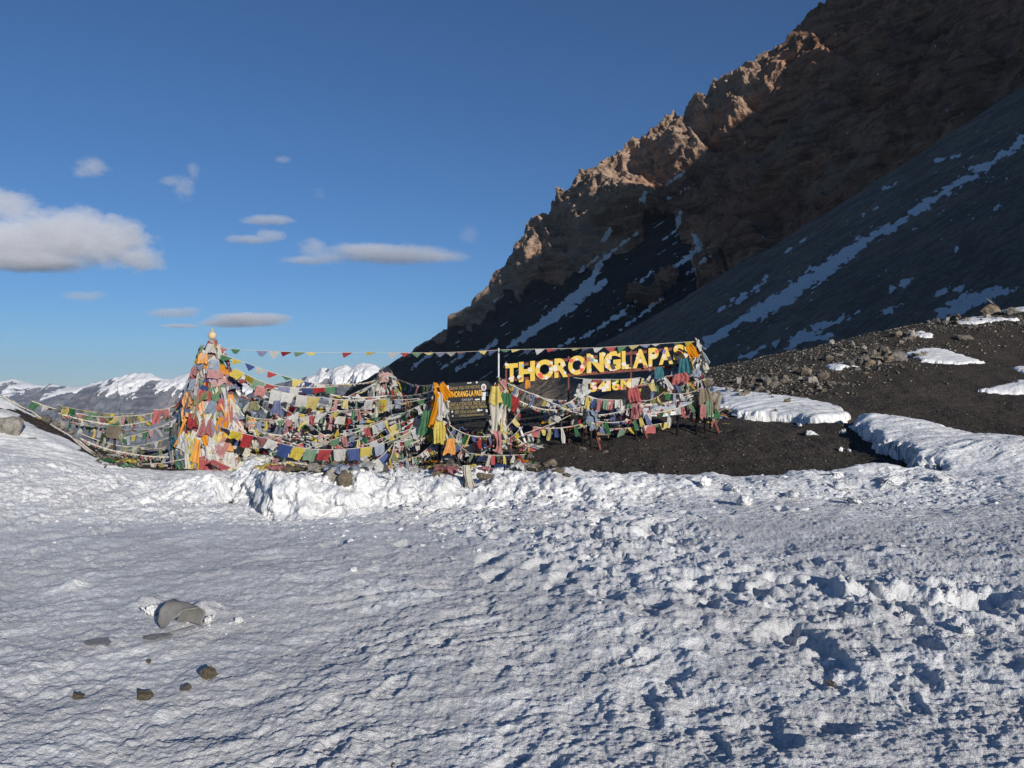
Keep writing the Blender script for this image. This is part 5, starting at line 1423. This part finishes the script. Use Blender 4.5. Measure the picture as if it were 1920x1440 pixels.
scatter(34, "broken stone in the rubble along the crest beside the upper snow patches", lambda: (RR.uniform(1740, 1930), RR.uniform(596, 618)), s1=22)
scatter(20, "broken stone by the small snow patch on the crest", lambda: (RR.gauss(1705, 22), RR.gauss(632, 5)), s1=20)
scatter(24, "stone lying along the gravel edge below the flag strings", lambda: (RR.uniform(780, 1060), RR.uniform(850, 902)), s1=18)
scatter(34, "stone in the rubble between the shrine and the board", lambda: (RR.gauss(720, 40), RR.gauss(872, 12)), s1=22)
scatter(26, "stone in the gap between the snow bank and the shrine", lambda: (RR.uniform(180, 330), RR.uniform(848, 880)), s1=20)
scatter(18, "rock poking out of the snow bank crest under the flags", lambda: (RR.gauss(100, 18), RR.gauss(756, 8)), mats=(M_PALE, M_STONE), s0=10, s1=28)

def pebbles(name, n, f, smin, smax, mat, label, power=2.5, seed=3):
    """one mesh of many small stones too many to count"""
    rs = np.random.RandomState(seed)
    base = []
    for k in range(8):
        bm = rock_bm(300 + k, 8, .6); bmesh.ops.triangulate(bm, faces=bm.faces[:])
        bm.verts.index_update()
        base.append((np.array([v.co[:] for v in bm.verts]), np.array([[v.index for v in q.verts] for q in bm.faces]))); bm.free()
    X, Y = f(rs, n); Zp = ground(X, Y)
    vs, fs_, o = [], [], 0
    S_ = smin + (smax - smin) * rs.rand(len(X)) ** power
    for i in range(len(X)):
        v, q = base[i % 8]
        a = rs.rand() * 6.283; c, s = math.cos(a), math.sin(a)
        w = v * S_[i]
        vs.append(np.stack([w[:, 0] * c - w[:, 1] * s + X[i], w[:, 0] * s + w[:, 1] * c + Y[i], w[:, 2] + Zp[i] + .08 * S_[i]], -1)); fs_.append(q + o); o += len(v)
    V = np.concatenate(vs); Q = np.concatenate(fs_)
    me = bpy.data.meshes.new(name); me.vertices.add(len(V)); me.vertices.foreach_set("co", V.astype(np.float32).ravel())
    me.loops.add(Q.size); me.loops.foreach_set("vertex_index", Q.astype(np.int32).ravel()); me.polygons.add(len(Q)); me.polygons.foreach_set("loop_start", np.arange(0, Q.size, 3, dtype=np.int32)); me.update(calc_edges=True)
    link(name, me, mat, kind="stuff", label=label)
def mat_pebble(name, stops):
    t = NT(name)
    p = t.pos(); v = t.voro(p, 9.0, out="Color"); s = t.n.new("ShaderNodeSeparateColor"); t.l.new(v, s.inputs[0])
    t.base(t.ramp(s.outputs[0], stops)); t.rough(.95); t.normal(t.bump(t.noise(p, 40, 3), .02, .6)); return t.m
M_PEB = mat_pebble("gravel_bits", [(.0, (.02, .018, .016)), (.5, (.045, .04, .035)), (.85, (.09, .08, .07)), (.98, (.24, .22, .19))])
M_RUB = mat_pebble("rubble_bits", [(.0, (.05, .045, .04)), (.45, (.09, .08, .07)), (.8, (.17, .15, .125)), (.98, (.34, .31, .27))])
def f_gravel(rs, n):
    y = np.exp(rs.uniform(math.log(12.6), math.log(36), n)); px = rs.uniform(760, 2050, n); return (px - 960) / F * y, y
pebbles("gravel", 22000, f_gravel, .010, .085, M_PEB, "loose dark gravel strewn over the bare ground", 4.0)
def f_rub(rs, n):
    out = []
    for px0, py0, sx, sy, k in ((1450, 716, 90, 17, .34), (1620, 668, 75, 16, .30), (1800, 606, 110, 12, .2), (1560, 655, 160, 7, .16)):
        for i in range(int(n * k)):
            q = hit(rs.normal(px0, sx), rs.normal(py0, sy)); out.append(q)
    o = np.array(out); return o[:, 0], o[:, 1]
pebbles("rubble", 4600, f_rub, .04, .22, M_RUB, "litter of small broken stones along the rising crest", 2.2, 5)
def f_rub2(rs, n):
    px = np.concatenate([rs.normal(725, 45, n // 2), rs.uniform(480, 1000, n // 3), rs.uniform(170, 350, n // 6)]); py = np.concatenate([rs.normal(872, 11, n // 2), rs.uniform(838, 884, n // 3), rs.uniform(842, 880, n // 6)])
    o = np.array([hit(a, b) for a, b in zip(px, py)]); return o[:, 0], o[:, 1]
pebbles("rubble", 2200, f_rub2, .03, .16, M_RUB, "litter of small stones below the flag strings", 2.0, 8)
def f_crest(rs, n):
    px = rs.uniform(1290, 1960, n); py = np.interp(px, [1290, 1480, 1650, 1920], [697, 662, 622, 578]) + 3 + rs.exponential(16, n)
    o = np.array([hit(a, b) for a, b in zip(px, py)]); return o[:, 0], o[:, 1]
pebbles("rubble", 6500, f_crest, .02, .11, M_RUB, "fine pale stones covering the crest of the gravel slope", 2.4, 9)

# brown disc leaning under the sign
p = gp(1130, 826)
bm = bmesh.new(); bmesh.ops.create_cone(bm, cap_ends=True, segments=24, radius1=.19, radius2=.19, depth=.025)
bmesh.ops.bevel(bm, geom=[e for e in bm.edges if len(e.link_faces) == 2 and e.calc_face_angle() > 1], offset=.004, segments=1, affect='EDGES')
me = bpy.data.meshes.new("disc"); bm.to_mesh(me); bm.free()
o = link("wooden_disc", me, plain("old_wood", (.22, .15, .09), .85, .01), loc=p + Vector((0, .1, .15)), label="round brown wooden lid leaning against the second rust-red strut", cat="lid"); o.rotation_euler = (math.radians(72), .3, .2)

# ------------------------------------------------------------------ curled grey sheet and slabs in the snow
def make_sheet():
    c = gp(338, 1180); d = c.y; k = d / F
    n, m = 22, 30
    V = np.zeros((n, m, 3))
    for i, s in enumerate(np.linspace(0, 1, n)):
        r = (.098 - .016 * s)
        x = (-36 + 72 * s) * k
        th1 = math.radians(232 - 134 * s ** 1.5)
        zc = (1180 - 1158 + 2 * s) * k
        for j, a in enumerate(np.linspace(math.radians(-42), th1, m)):
            V[i, j] = (x + (.03 * (1 - s)) * (1 - math.cos(a)) * 0.6 + .012 * s * math.sin(5 * a) + .004 * math.sin(9 * a + 3 * s), math.cos(a) * r * 1.05, zc + math.sin(a) * r * 1.02 + .004 * math.sin(7 * s + 3 * a))
    me = grid_mesh("curled_sheet", V)
    o = link("curled_sheet", me, plain("grey_felt", (.22, .21, .195), .9, .004, var=.18, scale=25), loc=c, label="curled grey sheet of old matting stuck up out of the snow", cat="sheet")
    so = o.modifiers.new("thick", 'SOLIDIFY'); so.thickness = .008
    o.rotation_euler = (.0, .06, -.44)
make_sheet()
M_SLAB = plain("grey_slab", (.27, .27, .275), .9, .01, var=.2, scale=14)
def slab(px, py, w, h, dp, label, k):
    p = gp(px, py); s = p.y / F
    bm = rock_bm(700 + k, 20, .3)
    bmesh.ops.bevel(bm, geom=bm.edges[:], offset=.04, segments=2, affect='EDGES')
    me = bpy.data.meshes.new("slab"); bm.to_mesh(me); bm.free()
    o = link("stone_slab", me, M_SLAB, loc=p + Vector((0, .03, h * s * .1)), label=label, cat="slab"); o.scale = (w * s, dp, h * s * 2.4); o.rotation_euler = (0, 0, .1)
slab(288, 1199, 80, 14, .22, "flat grey slab half sunk in the snow before the curled sheet", 1)
slab(182, 1206, 70, 8, .26, "second flat grey slab almost level with the snow", 2)

# ------------------------------------------------------------------ lumps of snow
def snow_attrs(me):
    for nm, val in (("fresh", 1.0), ("dirt", 0.0)):
        at = me.attributes.new(nm, 'FLOAT', 'POINT'); at.data.foreach_set("value", np.full(len(me.vertices), val, np.float32))
def lump_mesh(k):
    bm = rock_bm(900 + k, 16 + k % 5, .8)
    bmesh.ops.bevel(bm, geom=bm.edges[:], offset=.05, segments=2, affect='EDGES')
    bmesh.ops.triangulate(bm, faces=bm.faces[:])
    bmesh.ops.subdivide_edges(bm, edges=bm.edges[:], cuts=2, use_grid_fill=True)
    bm.normal_update()
    co = np.array([v.co[:] for v in bm.verts]); r = .10 * fbm3(co[:, 0] * 3 + k * 7, co[:, 1] * 3, co[:, 2] * 3, 4, .6)
    for v, a in zip(bm.verts, r): v.co += v.normal * float(a)
    for f in bm.faces: f.smooth = True
    me = bpy.data.meshes.new("snow_chunk"); bm.to_mesh(me); bm.free(); snow_attrs(me)
    me.materials.append(M_SNOW); return me
LUMPS = [lump_mesh(k) for k in range(9)]
def chunk(px, py, w, h, label, group=None):
    p = gp(px, py); s = p.y / F
    o = bpy.data.objects.new("snow_chunk", RR.choice(LUMPS)); COL.objects.link(o)
    o.location = p + Vector((0, w * s * .3, h * s * .3)); o.scale = (w * s, w * s * RR.uniform(.7, 1), h * s * 1.2); o.rotation_euler = (0, 0, RR.uniform(0, 6.3))
    tag(o, label, "snow chunk", group)
for t in ((1522, 819, 32, 16, "big loose snow chunk on the dark gravel below the long snow bank"), (1584, 815, 13, 13, "small snow chunk where the two snow banks nearly meet"), (1501, 800, 11, 8, "tiny snow chunk just under the long snow bank"),
          (1577, 848, 12, 13, "upright snow chunk on the gravel in the shade of the wind-cut bank"), (1593, 848, 16, 8, "low snow chunk beside the upright one in the shade of the bank"),
          (1324, 915, 28, 30, "knobbly snow lump standing at the gravel edge"), (1573, 897, 26, 22, "round snow lump on the gravel edge further along"), (1400, 950, 60, 28, "big rounded snow block behind the trodden slope"),
          (1490, 938, 44, 24, "snow block between the two rounded ones"), (1585, 925, 50, 24, "snow block near the wind-cut bank"), (1680, 912, 60, 26, "broad snow block below the wind-cut bank"),
          (1770, 905, 40, 18, "flat snow block under the wind-cut bank's corner"), (1385, 925, 26, 18, "small snow lump beside the knobbly one"), (1608, 946, 34, 16, "flat snow lump in front of the snow blocks"),
          (735, 902, 34, 30, "pointed snow block above the snow wall near the trailing flags"), (1790, 1122, 40, 26, "snow block on the rim of the dug pit"), (1700, 1170, 30, 20, "snow block tipped below the dug pit"), (1820, 1195, 44, 26, "snow block thrown out beside the dug pit"),
          (345, 1170, 26, 14, "snow clod under the curled sheet"), (385, 1172, 30, 18, "crumbled snow clod beside the curled sheet"), (444, 1172, 22, 15, "snow clod a little apart from the curled sheet"), (282, 1156, 44, 26, "snow clod behind the curled sheet")):
    chunk(*t)
def f_lumps():
    rs = np.random.RandomState(77)
    vs, qs, o = [], [], 0
    base = []
    for k in range(12):
        bm = rock_bm(940 + k, 14, .75); bmesh.ops.bevel(bm, geom=bm.edges[:], offset=.035, segments=1, affect='EDGES'); bmesh.ops.triangulate(bm, faces=bm.faces[:]); bm.verts.index_update()
        co = np.array([v.co[:] for v in bm.verts])
        base.append((co, np.array([[v.index for v in f.verts] for f in bm.faces]))); bm.free()
    for (cx, cy, sx, sy, n, s0, s1) in ((950, 985, 200, 34, 260, 4, 20), (1300, 1080, 180, 50, 170, 3, 13), (1740, 1160, 90, 50, 220, 3, 20), (560, 985, 120, 10, 90, 3, 14), (1600, 925, 200, 14, 110, 5, 24), (200, 950, 160, 30, 120, 4, 14), (400, 1178, 60, 16, 70, 3, 9), (1000, 1150, 500, 120, 120, 2, 6), (700, 905, 120, 8, 60, 4, 14), (1480, 910, 180, 6, 70, 4, 14)):
        for i in range(n):
            px, py = rs.normal(cx, sx), rs.normal(cy, sy)
            if not (-60 < px < 1980) or py < 890: continue
            p = gp(px, py); s = (s0 + (s1 - s0) * rs.rand() ** 2.5) * p.y / F
            co, q = base[i % 12]; a = rs.rand() * 6.28; c_, s_ = math.cos(a), math.sin(a)
            w = co * s * np.array([1, .85, rs.uniform(.45, .8)])
            vs.append(np.stack([w[:, 0] * c_ - w[:, 1] * s_ + p.x, w[:, 0] * s_ + w[:, 1] * c_ + p.y, w[:, 2] + p.z + .02 * s], -1)); qs.append(q + o); o += len(co)
    V = np.concatenate(vs); Q = np.concatenate(qs)
    me = bpy.data.meshes.new("snow_clods"); me.vertices.add(len(V)); me.vertices.foreach_set("co", V.astype(np.float32).ravel())
    me.loops.add(Q.size); me.loops.foreach_set("vertex_index", Q.astype(np.int32).ravel()); me.polygons.add(len(Q)); me.polygons.foreach_set("loop_start", np.arange(0, Q.size, 3, dtype=np.int32)); me.update(calc_edges=True)
    me.polygons.foreach_set("use_smooth", np.zeros(len(Q), bool))
    at = me.attributes.new("fresh", 'FLOAT', 'POINT'); at.data.foreach_set("value", np.full(len(V), .9, np.float32))
    link("snow_clods", me, M_SNOW, kind="stuff", label="crumbled snow clods strewn over the trodden snow")
f_lumps()
# ------------------------------------------------------------------ clouds
def cloud(label, blobs, d, dens, nscale, cut, soft, seed, deep=.55):
    """soft cloud: ellipsoids given as (px, py, half width px, half height px), broken up by noise"""
    k = d / F
    c0 = P(sum(b[0] for b in blobs) / len(blobs), sum(b[1] for b in blobs) / len(blobs), d)
    bm = bmesh.new()
    for px, py, rx, ry in blobs:
        g = bmesh.ops.create_icosphere(bm, subdivisions=2, radius=1.0)
        c = P(px, py, d) - c0
        for v in g["verts"]: v.co = Vector((c.x + v.co.x * rx * k * 1.06, c.y + v.co.y * max(rx, ry) * k * deep * 1.06, c.z + v.co.z * ry * k * 1.06))
    h = bmesh.ops.convex_hull(bm, input=bm.verts)
    bmesh.ops.delete(bm, geom=list({g for g in h["geom_interior"] + h["geom_unused"] if isinstance(g, bmesh.types.BMVert)}), context='VERTS')
    me = bpy.data.meshes.new("cloud"); bm.to_mesh(me); bm.free()
    m = bpy.data.materials.new("cloud"); m.use_nodes = True
    n = m.node_tree.nodes; l = m.node_tree.links; n.remove(n["Principled BSDF"])
    tc = n.new("ShaderNodeTexCoord").outputs["Object"]
    def mt(op, a, b=0.0, clamp=False):
        q = n.new("ShaderNodeMath"); q.operation = op; q.use_clamp = clamp
        for i, v in enumerate((a, b)):
            if isinstance(v, (int, float)): q.inputs[i].default_value = v
            else: l.new(v, q.inputs[i])
        return q.outputs[0]
    best = None
    for px, py, rx, ry in blobs:
        c = P(px, py, d) - c0
        mp = n.new("ShaderNodeMapping"); mp.vector_type = 'TEXTURE'; l.new(tc, mp.inputs[0])
        mp.inputs["Location"].default_value = c; mp.inputs["Scale"].default_value = (rx * k, max(rx, ry) * k * deep, ry * k)
        ln = n.new("ShaderNodeVectorMath"); ln.operation = 'LENGTH'; l.new(mp.outputs[0], ln.inputs[0])
        f = mt('SUBTRACT', 1.0, ln.outputs["Value"])
        best = f if best is None else mt('MAXIMUM', best, f)
    ns = n.new("ShaderNodeTexNoise"); mp = n.new("ShaderNodeMapping"); l.new(tc, mp.inputs[0]); mp.inputs["Location"].default_value = (seed * 13.7, seed * 5.1, seed)
    mp.inputs["Scale"].default_value = (nscale / k / 100, nscale / k / 100, 1.5 * nscale / k / 100)
    l.new(mp.outputs[0], ns.inputs["Vector"]); ns.inputs["Scale"].default_value = 1.0; ns.inputs["Detail"].default_value = 7; ns.inputs["Roughness"].default_value = .68
    v = mt('ADD', best, mt('MULTIPLY', mt('SUBTRACT', ns.outputs["Fac"], .5), cut))
    v = mt('MULTIPLY', mt('DIVIDE', mt('SUBTRACT', v, .12), soft, True), dens / k)
    vol = n.new("ShaderNodeVolumePrincipled"); vol.inputs["Color"].default_value = (.93, .93, .95, 1); vol.inputs["Anisotropy"].default_value = 0.0
    l.new(v, vol.inputs["Density"]); l.new(vol.outputs[0], n["Material Output"].inputs["Volume"])
    o = link("cloud", me, m, loc=c0, label=label, cat="cloud", group="clouds in the blue sky")
    return o
CD = 30000.0
cloud("big grey-bottomed cloud at the picture edge, rounded like a loaf", [(20, 455, 150, 52), (120, 445, 130, 62), (200, 452, 100, 60), (265, 486, 58, 30), (60, 490, 140, 24), (150, 420, 60, 40), (20, 388, 62, 38), (-20, 372, 60, 26)], CD, .042, 3.6, 1.3, .45, 1)
cloud("small wispy white cloud above the big loaf-shaped cloud", [(172, 314, 40, 24), (150, 322, 22, 16)], CD, .03, 5.0, 1.5, .6, 2)
cloud("torn wisps of thin cloud between the big cloud and the middle", [(345, 350, 28, 30), (322, 340, 30, 12), (362, 320, 14, 22)], CD, .025, 6.0, 1.8, .6, 3)
cloud("tiny bright puff alone high in the sky", [(531, 299, 22, 8)], CD, .025, 4.0, 1.0, .5, 4)
cloud("upper of two small arched clouds in the middle of the sky", [(505, 413, 58, 11), (480, 415, 36, 8), (530, 412, 26, 10)], CD, .035, 4.0, 1.1, .4, 5)
cloud("lower of two small arched clouds, humped in its middle", [(508, 442, 36, 16), (470, 449, 52, 9), (440, 448, 24, 10)], CD, .035, 4.0, 1.1, .4, 6)
cloud("long flat white cloud reaching towards the dark mountain", [(740, 478, 150, 18), (680, 468, 90, 14), (800, 482, 100, 12)], CD, .028, 3.5, .9, .5, 7)
cloud("puffy white cloud joining the near end of the long flat cloud", [(588, 465, 36, 24), (575, 488, 64, 10), (610, 485, 50, 14)], CD, .028, 4.0, 1.2, .5, 8)
cloud("faint small puff just above the far end of the long flat cloud", [(880, 440, 26, 24)], CD, .014, 5.0, 1.3, .7, 9)
cloud("small grey cloud low beneath the big loaf-shaped cloud", [(155, 556, 50, 12), (180, 553, 26, 10)], CD, .02, 4.0, 1.0, .5, 10)
cloud("flat grey cloud low in the sky over the shrine", [(325, 587, 64, 13), (350, 583, 36, 10)], CD, .026, 4.0, 1.0, .5, 11)
cloud("long dark grey lens-shaped cloud just above the shrine tip", [(465, 600, 92, 16), (420, 606, 60, 10), (340, 611, 50, 5), (500, 596, 58, 11)], CD, .05, 3.0, .8, .4, 12)
cloud("scrap of thin cloud near the mountain edge, above the arched clouds", [(600, 366, 18, 8), (596, 356, 20, 6)], CD, .006, 5.0, 1.3, .6, 13)
sc.cycles.volume_step_rate = 1.0
sc.cycles.volume_max_steps = 256
